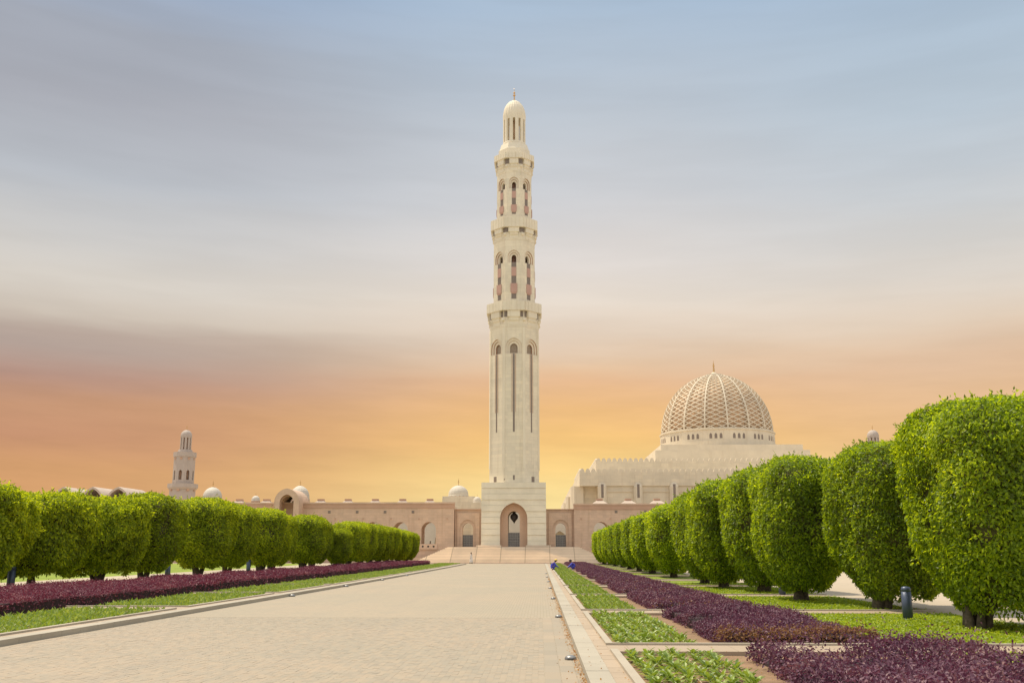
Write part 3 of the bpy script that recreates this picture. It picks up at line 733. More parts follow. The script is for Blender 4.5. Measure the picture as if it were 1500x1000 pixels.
H_r2 = make_hedge('hedge', 71, hw_r, 9.9, 0.27, 60000, 0.062, 0.012, 1.0, 1.0)
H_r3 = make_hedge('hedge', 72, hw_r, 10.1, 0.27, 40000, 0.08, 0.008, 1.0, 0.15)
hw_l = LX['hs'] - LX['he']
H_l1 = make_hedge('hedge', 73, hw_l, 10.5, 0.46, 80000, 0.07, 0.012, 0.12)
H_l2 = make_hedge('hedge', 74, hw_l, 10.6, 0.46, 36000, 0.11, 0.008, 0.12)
def place_hedge(me, x, y, lab, grp):
    o = link('hedge', me, None, (x, y, gz(y) + 0.05)); o.rotation_euler = (math.atan((gz(y + 10) - gz(y)) / 10), 0, 0)
    tag(o, lab, 'hedge', grp)
for i, yf in enumerate(R_F):
    if yf + BEDL > YEND: continue
    place_hedge(H_r1 if i == 0 else H_r2 if i == 1 else H_r3, RX['hs'] + (0.02 if i else 0.0), yf + (0.26 if i else 0.15),
                ('straggly purple hedge at the bottom right corner, nearest the camera' if i == 0 else 'low purple hedge right of the avenue, with a brown dry front end facing the path' if i == 1 else
                 'low purple hedge right of the avenue, %s from the camera' % ORD[i]), 'purple hedges right of the avenue')
for i, yf in enumerate(L_F):
    if yf + BEDL > YEND or i == 0: continue
    place_hedge(H_l1 if i < 3 else H_l2, LX['he'], yf + 0.16,
                'low purple hedge with a dark clipped side, cut off by the left edge' if i == 1 else 'low purple hedge left of the avenue, %s from the left edge' % ORD[i - 1], 'purple hedges left of the avenue')

# ------------------------------------------------------------------ bedding plants
def make_plant(seed, n=13, size=0.17, seg=True):
    q = np.random.default_rng(seed)
    a = np.arange(n) * 2.4 + q.uniform(-.3, .3, n)
    up = np.linspace(0.25, 1.3, n) + q.uniform(-.15, .15, n)
    T = unit(np.stack([np.cos(a), np.sin(a), up], 1)); P = np.stack([0.02 * np.cos(a), 0.02 * np.sin(a), 0.02 + 0.07 * np.linspace(0, 1, n)], 1)
    nl = unit(np.stack([-np.cos(a) * up, -np.sin(a) * up, np.ones(n)], 1) + q.normal(0, 0.2, (n, 3)))
    return leaf_geo(P, nl, T, size * q.uniform(0.7, 1.2, n), size * 0.46 * q.uniform(0.8, 1.2, n), 0.22, seg)
pl_me = []
for s in range(4):
    V, F = make_plant(80 + s, 12 + s, 0.135); pl_me.append(fast_mesh('bedding_plant', V, None, F, [M_lettuce]))
ROWX = [1.64 + 0.27 * k for k in range(6)]
cnt = 0
far_pts = []
for i, yf in enumerate(R_F):
    ye = min(yf + BEDL, YEND - 0.3)
    y = yf + 0.34
    while y < ye - 0.12:
        for k, x in enumerate(ROWX):
            X = x + random.gauss(0, 0.03); Y = y + random.gauss(0, 0.05); s = random.uniform(0.75, 1.2)
            if i < 2 and Y < 14.0: continue
            if i < 2 and random.random() > 0.04 and cnt < 300:
                o = link('bedding_plant', random.choice(pl_me), None, (X, Y, gz(Y) + 0.05), random.random() * 6.28)
                o.scale = (s, s, s * random.uniform(0.9, 1.15)); cnt += 1
                rowname = ('row nearest the kerb', 'second row from the kerb', 'third row from the kerb', 'fourth row from the kerb', 'fifth row from the kerb', 'outer row beside bare soil')[k]
                bedname = ('nearest', 'second')[i]
                tag(o, 'small leafy green seedling in the %s, %s right bed' % (rowname, bedname), 'plant', 'seedlings of the %s in the %s right bed' % (rowname, bedname))
            elif i >= 1: far_pts.append((X, Y, s))
        y += 0.31 if i < 2 else 0.26
for i, yf in enumerate(L_F):
    if i == 0: continue
    ye = min(yf + BEDL, YEND - 0.3); y = yf + 0.3
    while y < ye - 0.12:
        for k in range(12):
            far_pts.append((-12.25 - 0.265 * k + random.gauss(0, 0.04), y + random.gauss(0, 0.05), random.uniform(0.8, 1.2)))
        y += 0.27
pts = np.array(far_pts)
pb = [make_plant(90 + s, 12, 0.14, False) for s in range(4)]
Vs, Fs, off = [], [], 0
for s in range(4):
    sub = pts[s::4]; V0, F0 = pb[s]
    a = rng.random(len(sub)) * 6.28
    c, sn = np.cos(a)[:, None], np.sin(a)[:, None]
    V = np.stack([V0[None, :, 0] * c - V0[None, :, 1] * sn, V0[None, :, 0] * sn + V0[None, :, 1] * c, np.repeat(V0[None, :, 2], len(sub), 0)], -1) * sub[:, 2][:, None, None]
    V[:, :, 0] += sub[:, 0][:, None]; V[:, :, 1] += sub[:, 1][:, None]; V[:, :, 2] += np.array([gz(v) + 0.05 for v in sub[:, 1]])[:, None]
    Vs.append(V.reshape(-1, 3)); Fs.append((F0[None] + len(V0) * np.arange(len(sub))[:, None, None]).reshape(-1, 3) + off); off += V.shape[0] * V.shape[1]
o = link('bedding_plants', fast_mesh('bedding_plants', np.concatenate(Vs), None, np.concatenate(Fs), [M_lettuce]))
tag(o, 'rows of small leafy green plants filling the farther flower beds', 'plants', kind='stuff')
# drip hoses between the rows
for bi, yf in enumerate(R_F[:2]):
    for k in range(5):
        x = ROWX[k] + 0.135; pts_ = []
        y = max(yf + 0.2, 12.0)
        while y < yf + BEDL - 0.05:
            pts_.append((x + 0.035 * math.sin(y * 1.9 + k * 2) + random.gauss(0, 0.008), y, gz(y) + 0.068 + 0.008 * math.sin(y * 3 + k))); y += 0.35
        mb = MB(); mb.tube(pts_, 0.011, 6)
        tag(mb.build('drip_hose', M_hose, smooth=True), 'thin tan drip hose between seedling rows of the %s right bed, %s from the kerb' % ('nearest' if bi == 0 else 'second', (['first'] + ORD[1:5])[k]),
            'hose', 'drip hoses in the %s right bed' % ('nearest' if bi == 0 else 'second'))
# ground cover on the right lawn, fallen leaves in the gutter
def scatter(n, xs, ysr, z, leaf, mat, name, lab, cat, seed, up=0.9, flat=False, dens=None):
    q = np.random.default_rng(seed)
    X = q.uniform(*xs, n); Y = ysr[0] + (ysr[1] - ysr[0]) * q.random(n) ** (1.6 if not flat else 1.25)
    if dens is not None:
        X, Y = dens(q, X, Y); n = len(X)
    Z = np.array([gz(v) for v in Y]) + z + (0 if flat else np.abs(q.normal(0, 0.03, n)))
    P = np.stack([X, Y, Z], 1)
    nl = unit(q.normal(0, 0.45, (n, 3)) + np.array([0, 0, up])); T = unit(np.cross(nl, q.normal(size=(n, 3))))
    V, F = leaf_geo(P, nl, T, leaf * q.uniform(0.6, 1.3, n), leaf * 0.7 * q.uniform(0.7, 1.2, n), 0.15)
    return tag(link(name, fast_mesh(name, V, None, F, [mat])), lab, cat, kind='stuff')
def cutpaths(q, X, Y):
    k = np.ones(len(X), bool)
    for yf in R_F: k &= ~((Y > yf - 1.2) & (Y < yf + 0.2))
    k &= ~((Y < 19) & (X < 7.7))
    return X[k], Y[k]
scatter(90000, (6.75, 12.45), (12.5, 60), 0.08, 0.075, M_cover, 'ground_cover', 'bright yellow green ground cover under the right row of trees', 'ground cover', 101, dens=cutpaths)
def gutter(q, X, Y):
    c = 0.695 - np.abs(q.normal(0, 0.055, len(X))); return np.where(q.random(len(X)) < 0.93, c, X), Y
scatter(1500, (0.3, 0.69), (13, 75), 0.008, 0.045, M_fallen, 'fallen_leaves', 'dry orange leaves fallen along the gutter of the right kerb', 'leaves', 102, flat=True, dens=gutter)

scatter(260, (0.8, 3.6), (13, 50), 0.0, 0.04, M_fallen, 'stray_leaves', 'stray dry leaves on the right kerb, walkway and bare soil', 'leaves', 103, flat=True, dens=lambda q, X, Y: (X, Y)).location.z = 0.137
# ------------------------------------------------------------------ small lights and posts
lm = MB(); lm.lathe([(0.125, -0.02), (0.13, 0.02), (0.115, 0.055), (0.085, 0.08), (0.04, 0.094), (0.001, 0.097)], 20)
dome_me = lm.mesh('dome', M_lightgrey, True)
sl = MB(); sl.box(-0.075, 0.075, -0.133, -0.10, 0.012, 0.034); slit_me = sl.mesh('slit', M_slit)
for i, Y in enumerate([18.4, 30.2, 42.0, 54.0, 66.0, 78.0, 90.0]):
    t = empty('ground_light', (0.55, Y, gz(Y) + 0.01)); link('dome', dome_me, t); link('slit', slit_me, t)
    t.scale = (0.85, 0.85, 0.8)
    tag(t, 'grey dome light on the gutter by the right kerb, %s from the camera' % ORD[i], 'light', 'dome lights along the right kerb')
for i, Y in enumerate([44.2, 56.5, 69.4, 82.0]):
    t = empty('ground_light', (-11.16, Y, gz(Y) + 0.01)); link('dome', dome_me, t); link('slit', slit_me, t)
    tag(t, 'small grey dome light against the left kerb, %s from the left edge' % ORD[i], 'light', 'dome lights along the left kerb')
def post(x, y, rad, h, lab):
    t = empty('lamp_post', (x, y, gz(y) + 0.06))
    b = MB(); b.lathe([(rad * 1.22, 0.0), (rad * 1.22, 0.04), (rad * 1.02, 0.06)], 20); b.build('base_plate', M_post, t, True)
    s = MB(); s.lathe([(rad, 0.055), (rad, h * 0.5), (rad * 0.94, h)], 20); s.build('pole', M_post, t, True)
    c = MB(); c.lathe([(rad * 0.96, h), (rad * 0.96, h + 0.06), (rad * 0.8, h + 0.12), (0.001, h + 0.14)], 20); c.build('cap', M_post, t, True)
    tag(t, lab, 'post', 'dark posts under the trees')
post(10.33, 28.2, 0.14, 0.8, 'short round dark grey post on the lawn between the two nearest right trees')
post(10.6, 43.6, 0.15, 1.0, 'dark post at the foot of the third and fourth right trees')
post(-25.0, 65.3, 0.18, 1.1, 'dark post under the left trees, right of the shaggy ones')
post(-25.2, 46.2, 0.18, 1.1, 'dark bluish post among the shaggy trees near the left edge')
post(-25.0, 83.5, 0.18, 1.1, 'dark post under the left trees, middle of the row')

# ================================================================== BUILDINGS
def arch_z(dx, hw, rise):
    if rise <= 0: return 0.0
    rise = max(rise, hw * 1.001); e = (rise * rise - hw * hw) / (2 * hw)
    return math.sqrt(max(0.0, (hw + e) ** 2 - (abs(dx) + e) ** 2))
def arch_wall(mb, x0, x1, H, T, holes, y0=0.0, z0=0.0, m=0, mi=None, ends=True, back=True, NS=12, M=None, top=True):
    """wall standing along x, front at y0 facing -y; holes (cx, hw, sill, spring, rise) cut right through"""
    st = len(mb.v); mi = m if mi is None else mi
    y1 = y0 + T
    def q(xa, xb, za, zb, ya=y0, za2=None, zb2=None):
        za2 = za if za2 is None else za2; zb2 = zb if zb2 is None else zb2
        mb.face([(xa, y0, za), (xb, y0, za2), (xb, y0, zb2), (xa, y0, zb)], m)
        if back: mb.face([(xb, y1, za2), (xa, y1, za), (xa, y1, zb), (xb, y1, zb2)], m)
    cur = x0
    for cx, hw, sill, spring, rise in sorted(holes):
        a, b = cx - hw, cx + hw
        if a > cur + 1e-6: q(cur, a, z0, z0 + H)
        xs = [cx - hw * math.cos(math.pi * i / NS) for i in range(NS + 1)] if rise > 0 else [a, b]
        tz = [z0 + spring + arch_z(x - cx, hw, rise) for x in xs]; tz[0] = tz[-1] = z0 + spring
        for i in range(len(xs) - 1):
            q(xs[i], xs[i + 1], tz[i], z0 + H, za2=tz[i + 1])
            mb.face([(xs[i], y0, tz[i]), (xs[i], y1, tz[i]), (xs[i + 1], y1, tz[i + 1]), (xs[i + 1], y0, tz[i + 1])], mi)
        if sill > 0:
            q(a, b, z0, z0 + sill)
            mb.face([(a, y0, z0 + sill), (b, y0, z0 + sill), (b, y1, z0 + sill), (a, y1, z0 + sill)], mi)
        mb.face([(a, y0, z0 + sill), (a, y1, z0 + sill), (a, y1, z0 + spring), (a, y0, z0 + spring)], mi)
        mb.face([(b, y0, z0 + sill), (b, y0, z0 + spring), (b, y1, z0 + spring), (b, y1, z0 + sill)], mi)
        cur = b
    if cur < x1 - 1e-6: q(cur, x1, z0, z0 + H)
    if ends:
        mb.face([(x0, y1, z0), (x0, y0, z0), (x0, y0, z0 + H), (x0, y1, z0 + H)], m); mb.face([(x1, y0, z0), (x1, y1, z0), (x1, y1, z0 + H), (x1, y0, z0 + H)], m)
    if top: mb.face([(x0, y0, z0 + H), (x1, y0, z0 + H), (x1, y1, z0 + H), (x0, y1, z0 + H)], m)
    if M is not None: mb.xf(M, st)
def facet_M(k): return Matrix.Rotation(k * math.pi / 4, 4, 'Z')
T225 = math.tan(math.pi / 8)

Z0 = gz(160)                      # plaza level
YT = 168.0                        # front of the tower base
TX = (at(705, 760, YT)[0] + at(800, 760, YT)[0]) / 2
BW = (at(800, 760, YT)[0] - at(705, 760, YT)[0]) / 2
YA = YT + BW
ZP = at(752, 800.5, 166.5)[1]     # top of the steps
def zt(py, r=0.0): return at(752, py, YA - r)[1]

# ---- steps: wrap round three sides
NST = 15
tread = (166.6 - 160.2) / NST; rise = (ZP - Z0) / NST
sroot = empty('staircase', (TX, 163, Z0))
tag(sroot, 'wide pale stone steps rising on three sides to the tower', 'stairs')
hw0, hw1 = 16.4, 10.9
for i in range(NST):
    hw = hw0 + (hw1 - hw0) * i / NST
    yf = 160.2 + tread * i - 163
    b = MB(); b.box(-hw, hw, yf, 168.0 - 163 + 2.2, rise * i, rise * (i + 1) - 0.0)
    b.build('step', M_step, sroot)
cap = MB(); cap.box(-hw0 - 0.1, hw0 + 0.1, 159.9 - 163, 160.19 - 163, -0.1, 0.05); cap.build('drain_strip', M_pink_dk, sroot)

# ---- main minaret
mroot = empty('minaret', (TX, YA, ZP))
tag(mroot, 'tall cream stone minaret with three balconies rising from a square base', 'minaret')
def lz(py, r=0.0): return zt(py, r) - ZP
HB = lz(706, BW)
ohw = (at(773, 770, YT)[0] - at(733, 770, YT)[0]) / 2
osp = lz(759, BW); orise = lz(736, BW) - osp
core = MB()
arch_wall(core, -BW + 0.06, BW - 0.06, HB - 0.02, 1.3, [(0, ohw, 0, osp, orise)], y0=-BW + 0.08, m=0, mi=1)
core.box(-BW + 0.06, -BW + 1.3, -BW + 1.4, BW - 1.3, 0, HB - 0.03)
core.box(BW - 1.3, BW - 0.06, -BW + 1.4, BW - 1.3, 0, HB - 0.03)
ihw = (at(761.5, 770, YT)[0] - at(744, 770, YT)[0]) / 2
isp = lz(757, BW - 1.4); irise = lz(748.2, BW - 1.4) - isp
arch_wall(core, -BW + 0.06, BW - 0.06, HB - 0.02, 1.29, [(0, ihw * 1.15, 0, isp, irise)], y0=BW - 1.31, m=0)
core.box(-BW + 0.1, BW - 0.1, -BW + 0.1, BW - 0.1, HB - 0.6, HB - 0.01)
core.build('base_core', [M_cream_plain, M_arch], mroot)
niche = MB()
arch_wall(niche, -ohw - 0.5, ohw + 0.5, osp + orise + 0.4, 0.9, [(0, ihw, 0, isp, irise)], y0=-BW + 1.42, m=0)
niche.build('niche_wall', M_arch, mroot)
# stone courses of the base front, jointed
nc = 11; ch = HB / nc
for i in range(nc):
    za, zb = ch * i + (0 if i == 0 else 0.025), ch * (i + 1) - 0.025
    pr = 0.15 if i % 2 == 0 else 0.05
    for s in (-1, 1):
        b = MB(); n = 5
        zs = [za + (zb - za) * k / n for k in range(n + 1)]
        def inner(z):
            if z <= osp: return ohw
            # invert the arch curve
            lo_, hi_ = 0.0, ohw
            if z >= osp + orise: return 0.0
            for _ in range(30):
                mid = (lo_ + hi_) / 2
                if osp + arch_z(mid, ohw, orise) > z: lo_ = mid
                else: hi_ = mid
            return lo_
        rings = []
        for z in zs:
            xi = inner(z) + 0.0
            rings.append([(s * xi, -BW + 0.08, z), (s * BW, -BW + 0.08, z), (s * BW, -BW - pr + 0.08, z), (s * xi, -BW - pr + 0.08, z)])
        b.loft(rings)
        b.build('stone_course', M_course, mroot)
for s in (-1, 1):
    b = MB(); b.box(s * (BW + 0.75) if s < 0 else ohw - 0.25, -ohw + 0.25 if s < 0 else BW + 0.75, -BW - 0.7, -BW - 0.08, -0.02, rise * 1.6)
    b.build('plinth', M_step, mroot)
# gate leaves in the opening
def gate_door(root, hw, h, y, x=0.0):
    d = MB(); d.box(x - hw + 0.03, x + hw - 0.03, y, y + 0.06, 0.02, h); door = d.build('door', M_door, root)
    fr = MB()
    for k in range(7):
        xx = x - hw + 0.06 + (2 * hw - 0.12) * k / 6; fr.box(xx - 0.03, xx + 0.03, y - 0.035, y - 0.002, 0.05, h)
    for k in range(6):
        zz = 0.08 + (h - 0.16) * k / 5; fr.box(x - hw + 0.05, x + hw - 0.05, y - 0.05, y - 0.037, zz - 0.03, zz + 0.03)
    tag(fr.build('door_grille', M_door2, door), kind='stuff')
gate_door(mroot, ihw, lz(779.6, BW - 1.6), -BW + 1.7)
# shaft: octagon with a plain foot, recessed panels between corner pilasters, blind arches and slits
AS = (at(789.5, 700, YA)[0] - at(717.5, 700, YA)[0]) / 2
zA, zB = HB, lz(688.5, AS)
foot = MB(); foot.oct([(AS, zA - 0.01), (AS, zB)])
foot.build('shaft_foot', M_cream, mroot)
fw = 2 * AS * T225
def small_win(x, py0, py1, w, k=0):
    b = MB(); st = 0; b.box(x - w / 2, x + w / 2, -AS - 0.012, -AS + 0.05, lz(py1, AS), lz(py0, AS)); b.xf(facet_M(k)); b.build('window', M_glass, mroot)
small_win(0, 695.5, 702.5, 0.32); small_win(-1.65, 700.5, 703.0, 0.16)
small_win(-0.3, 697, 705, 0.72, 7); small_win(0.3, 697, 705, 0.72, 1)
ZC = lz(474, AS)                                # up to the first balcony corbels
slit_lo, slit_hi = lz(632, AS), lz(517, AS)
a_sp, a_ap = lz(507, AS), lz(494.5, AS)
def facets(name, ap, z0, H, T, hole, mat, root, NSs=10, mats=None, mi=0):
    mb = MB(); w = ap * T225
    for k in range(8):
        arch_wall(mb, -w, w, H, T, hole, y0=-ap, z0=z0, ends=False, M=facet_M(k), NS=NSs, top=True, mi=mi)
    return mb.build(name, mats or mat, root)
d1 = 0.11
ow = (at(764.3, 507, YA - AS)[0] - at(740.3, 507, YA - AS)[0]) / 2
zft = lz(517, AS)
def nest(name, ap, z0, z1, T, hw_, zapex, feet, mats):
    ri = hw_ * 1.14; sp_ = zapex - ri
    return facets(name, ap, z0, z1 - z0, T, [(0, hw_, feet - z0, max(sp_, feet + 0.05) - z0, ri)], None, mroot, mats=mats, mi=1)
MA = [M_cream, M_pink_dk]
nest('shaft_wall', AS, zB, ZC, 0.2, ow, a_ap, zft, MA)
nest('arch_moulding', AS - 0.203, zB, ZC, 0.2, ow * 0.74, a_ap - 0.42, zft, [M_cream_plain, M_pink_dk])
nest('arch_moulding', AS - 0.406, zB, ZC, 0.3, ow * 0.46, a_ap - 0.95, zft, [M_cream_plain, M_pink_dk])
for k in range(8):
    c = MB(); rr = AS / math.cos(math.pi / 8); c.box(-0.26, 0.26, -rr - 0.012, -rr + 0.4, zB + 0.4, ZC - 0.8); c.xf(facet_M(k + 0.5)); c.build('corner_pilaster', M_cream_plain, mroot)
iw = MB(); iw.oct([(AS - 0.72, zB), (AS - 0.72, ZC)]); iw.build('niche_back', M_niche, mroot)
for k in range(8):
    b = MB(); b.box(-0.17, 0.17, -AS - 0.006, -AS + 0.05, slit_lo, slit_hi - 0.05); b.xf(facet_M(k)); b.build('slit_window', M_glass, mroot)
    for s in (-1, 1):
        b = MB(); b.box(s * 0.32 - 0.045, s * 0.32 + 0.045, -AS - 0.05, -AS - 0.004, lz(603, AS), slit_hi - 0.05); b.xf(facet_M(k)); b.build('slit_jamb', M_pink_dk, mroot)

def balcony(py_top, py_par, py_cor, ap, ap_in, root):
    zt_, zp, zc = lz(py_top, ap), lz(py_par, ap), lz(py_cor, ap_in)
    b = MB()
    b.oct([(ap, zp), (ap, zt_)], caps=False); b.oct([(ap - 0.3, zt_), (ap - 0.3, zp + 0.3)], caps=False)
    k = 1 / math.cos(math.pi / 8)
    def ring(a, z): return [(a * k * math.cos(2 * math.pi * i / 8 + math.pi / 8), a * k * math.sin(2 * math.pi * i / 8 + math.pi / 8), z) for i in range(8)]
    b.loft([ring(ap, zt_), ring(ap - 0.3, zt_)], 0, False, False)
    b.loft([ring(ap_in * 0.7, zp), ring(ap, zp)], 0, False, False); b.loft([ring(ap - 0.3, zp + 0.3), ring(ap_in * 0.7, zp + 0.3)], 0, False, False)
    bal = b.build('balcony', M_cream_plain, root)
    # coping line and vertical joints of the parapet as slabs standing a little proud
    w = ap * T225
    for f in range(8):
        n = 5; g2 = 0.03
        for j in range(n):
            s = MB(); xa = -w + 2 * w * j / n + g2; xb = -w + 2 * w * (j + 1) / n - g2
            s.box(xa, xb, -ap - 0.05, -ap - 0.001, zp + 0.06, zt_ - 0.08); s.xf(facet_M(f)); s.build('parapet_slab', M_cream_plain, bal)
    hwc = ap * T225 * 0.54
    for f in range(8):
        c = MB()
        dep = ap - 0.12
        zm = zp - (zp - zc) * 0.42
        c.box(-hwc, hwc, -dep, -ap_in + 0.1, zm, zp - 0.003)
        # curved console under the block
        prof = [(-dep + 0.05, zm - 0.002), (-dep + 0.22, zm - (zp - zc) * 0.1), (-ap_in - 0.30, zm - (zp - zc) * 0.2), (-ap_in - 0.10, zm - (zp - zc) * 0.32), (-ap_in - 0.08, zc), (-ap_in + 0.1, zc), (-ap_in + 0.1, zm - 0.002)]
        c.loft([[(-hwc * 0.8, y, z) for y, z in prof], [(hwc * 0.8, y, z) for y, z in prof]])
        c.xf(facet_M(f)); c.build('corbel', M_cream_plain, bal)
        for sx in (-1, 1):
            c2 = MB(); c2.box(sx * (hwc + 0.08), sx * (hwc + 0.62), -ap_in - 0.06, -ap_in + 0.1, zp - (zp - zc) * 0.42, zp - 0.02) if sx > 0 else c2.box(-(hwc + 0.62), -(hwc + 0.08), -ap_in - 0.06, -ap_in + 0.1, zp - (zp - zc) * 0.42, zp - 0.02)
            c2.xf(facet_M(f)); c2.build('dark_opening', M_glass, bal)  # solid dark block, painting the shade of an opening under the parapet
        # curled bracket at the corner
        c = MB(); r0 = (ap - 0.25) / math.cos(math.pi / 8); c.box(-0.12, 0.12, -r0 + 0.5, -ap_in + 0.1, zp - (zp - zc) * 0.70, zp - (zp - zc) * 0.5)
        c.lathe([(0.001, 0), (0.28, 0), (0.28, 0.4), (0.001, 0.4)], 12)
        n = len(c.v) - 48
        for i in range(n, len(c.v)):
            x, y, z = c.v[i]; c.v[i] = (z - 0.2, y - r0 + 0.28, x + zp - (zp - zc) * 0.62)
        c.xf(facet_M(f + 0.5)); c.build('bracket', M_cream_plain, bal)
    cl = MB(); cl.oct([(ap_in + 0.03, zc - 0.3), (ap_in + 0.03, zp - 0.01)]); cl.build('collar', M_cream, root)
def apx(x0, x1, py): return (at(x1, py, YA)[0] - at(x0, py, YA)[0]) / 2
A2, A3 = apx(724, 783.3, 400), apx(729.2, 778.8, 290)
balcony(440, 454, 476, apx(713.9, 792.4, 450), AS, mroot)
def tier(ap, py_lo, py_hi, py_sill, py_sp, py_ap, wpx, opx, pinks, box, root, py_ref):
    z0, z1 = lz(py_lo, ap), lz(py_hi, ap)
    f = apx(752 - wpx / 2, 752 + wpx / 2, py_ref); of = apx(752 - opx / 2, 752 + opx / 2, py_ref)
    sp, ap_z, sill = lz(py_sp, ap), lz(py_ap, ap), lz(py_sill, ap)
    rise_w = f * 1.25; spw = ap_z - rise_w; rise_o = of * 1.12; spo = ap_z + 0.8 - rise_o; om = (of * 0.55 + f * 0.45); rise_m = om * 1.15; spm = ap_z + 0.4 - rise_m
    feet = sp - z0
    facets('tier_wall', ap, z0, z1 - z0, 0.2, [(0, of, feet, max(spo - z0, feet + 0.05), rise_o)], None, root, mats=[M_cream, M_pink_dk], mi=1)
    facets('arch_moulding', ap - 0.203, z0, z1 - z0, 0.2, [(0, om, feet, max(spm - z0, feet + 0.05), rise_m)], None, root, mats=[M_cream_plain, M_pink_dk], mi=1)
    # the lower part of every facet stays plain: the window itself is cut through all layers by a projecting frame
    facets('inner_wall', ap - 0.406, z0, z1 - z0, 0.4, [(0, f, sill - z0, spw - z0, rise_w)], M_cream_plain, root)
    for k in range(8):
        w = MB(); w.box(-f, f, -ap - 0.012, -ap + 0.1, sill, sp - 0.002); w.xf(facet_M(k)); win = w.build('window', M_glass, root)
        for (pa, pb) in pinks:
            p = MB(); p.box(-f + 0.01, f - 0.01, -ap - 0.06, -ap + 0.42, lz(pb, ap), lz(pa, ap)); p.xf(facet_M(k)); p.build('spandrel_panel', M_pinkpanel, win)
        bw = f * 1.35
        p = MB(); za, zb = lz(box[1], ap), lz(box[0], ap)
        p.box(-bw, bw, -ap - 0.16, -ap - 0.02, za + 0.35, zb); rings = [[(-bw, -ap - 0.16, za + 0.348), (bw, -ap - 0.16, za + 0.348), (bw, -ap - 0.02, za + 0.348), (-bw, -ap - 0.02, za + 0.348)],
                                                                         [(-bw * 0.6, -ap - 0.08, za), (bw * 0.6, -ap - 0.08, za), (bw * 0.6, -ap - 0.02, za), (-bw * 0.6, -ap - 0.02, za)]]
        p.loft([rings[1], rings[0]]); p.xf(facet_M(k)); p.build('balconette', M_pinkpanel, win)
    c = MB(); c.oct([(ap * 0.42, z0), (ap * 0.42, z1)]); c.build('stair_core', M_pinkpanel, root)
tier(A2, 445, 345, 437.5, 384, 372, 7.0, 17.5, [(391, 404)], (415, 430), mroot, 400)
balcony(317, 332, 349, apx(719.8, 786.6, 325), A2, mroot)
tier(A3, 322, 246, 313.5, 276, 265, 5.8, 14.0, [(280, 290)], (300, 311), mroot, 290)
balcony(222, 231, 250, apx(724.6, 781.6, 228), A3, mroot)
# lantern
AL = apx(736.8, 769.6, 190)
nk = MB(); a4 = apx(730.0, 775.0, 215)
nk.oct([(a4, lz(228, a4)), (a4, lz(216, a4)), (a4 * 0.94, lz(215, a4)), (AL * 1.12, lz(209, AL))]); nk.build('lantern_base', M_cream_plain, mroot)
l1 = MB(); l1.lathe([(AL * 1.08, lz(210, AL)), (AL * 1.02, lz(205.5, AL)), (AL, lz(205, AL))], 32); l1.build('lantern_sill', M_cream_plain, mroot, True)
zl0, zl1 = lz(206, AL), lz(171.5, AL)
for k in range(12):
    a0 = 2 * math.pi * (k + 0.5) / 12; hwA = 2 * math.pi / 12 * 0.29
    c = MB(); rings = []
    for z in (zl0, zl1):
        ring = [(r * math.cos(a), r * math.sin(a), z) for r, a in ((AL * 0.78, a0 - hwA), (AL, a0 - hwA), (AL * 1.02, a0), (AL, a0 + hwA), (AL * 0.78, a0 + hwA))]
        rings.append(ring)
    c.loft(rings); c.build('lantern_column', M_cream_plain, mroot)
c = MB(); c.lathe([(AL * 0.34, zl0), (AL * 0.34, zl1)], 16); c.build('lantern_core', M_dome_in, mroot, True)
d = MB(); zd0, zd1 = lz(171.8, AL), lz(148.0, 0)
prof = [(0.98, 0), (1.0, 0.12), (1.01, 0.25), (0.985, 0.38), (0.93, 0.52), (0.83, 0.66), (0.68, 0.79), (0.48, 0.9), (0.26, 0.97), (0.06, 1.0)]
d.lathe([(AL * 0.9, zd0 - 0.02)] + [(AL * r * 0.98, zd0 + (zd1 - zd0) * t) for r, t in prof], 96, flute=0.035, nfl=24); d.build('lantern_dome', M_cream_plain, mroot)
def finial(root, z, h, mat=M_gold, c=(0, 0)):
    f = MB(); s = h
    f.lathe([(0.083 * s, z), (0.060 * s, z + 0.08 * s), (0.033 * s, z + 0.3 * s), (0.030 * s, z + 0.36 * s), (0.090 * s, z + 0.40 * s), (0.098 * s, z + 0.44 * s), (0.030 * s, z + 0.50 * s),
             (0.030 * s, z + 0.56 * s), (0.075 * s, z + 0.60 * s), (0.075 * s, z + 0.64 * s), (0.021 * s, z + 0.69 * s), (0.012 * s, z + 0.85 * s), (0.003 * s, z + s)], 12, c)
    return f.build('finial', mat, root, True)
finial(mroot, zd1 - 0.05, lz(129, 0) - zd1)
# hanging lantern in the main archway
hl = MB(); zc = lz(757, BW - 1.6)
hl.lathe([(0.02, 1.35), (0.02, 0.95), (0.22, 0.9), (0.3, 0.72), (0.62, 0.42), (0.70, 0.1), (0.62, -0.22), (0.34, -0.55), (0.16, -0.8), (0.02, -1.05)], 18)
o = hl.build('hanging_lantern', M_dark, None, True, (TX, YT + 3.2, ZP + zc)); tag(o, 'dark metal lantern hanging in the main pointed archway', 'lantern')

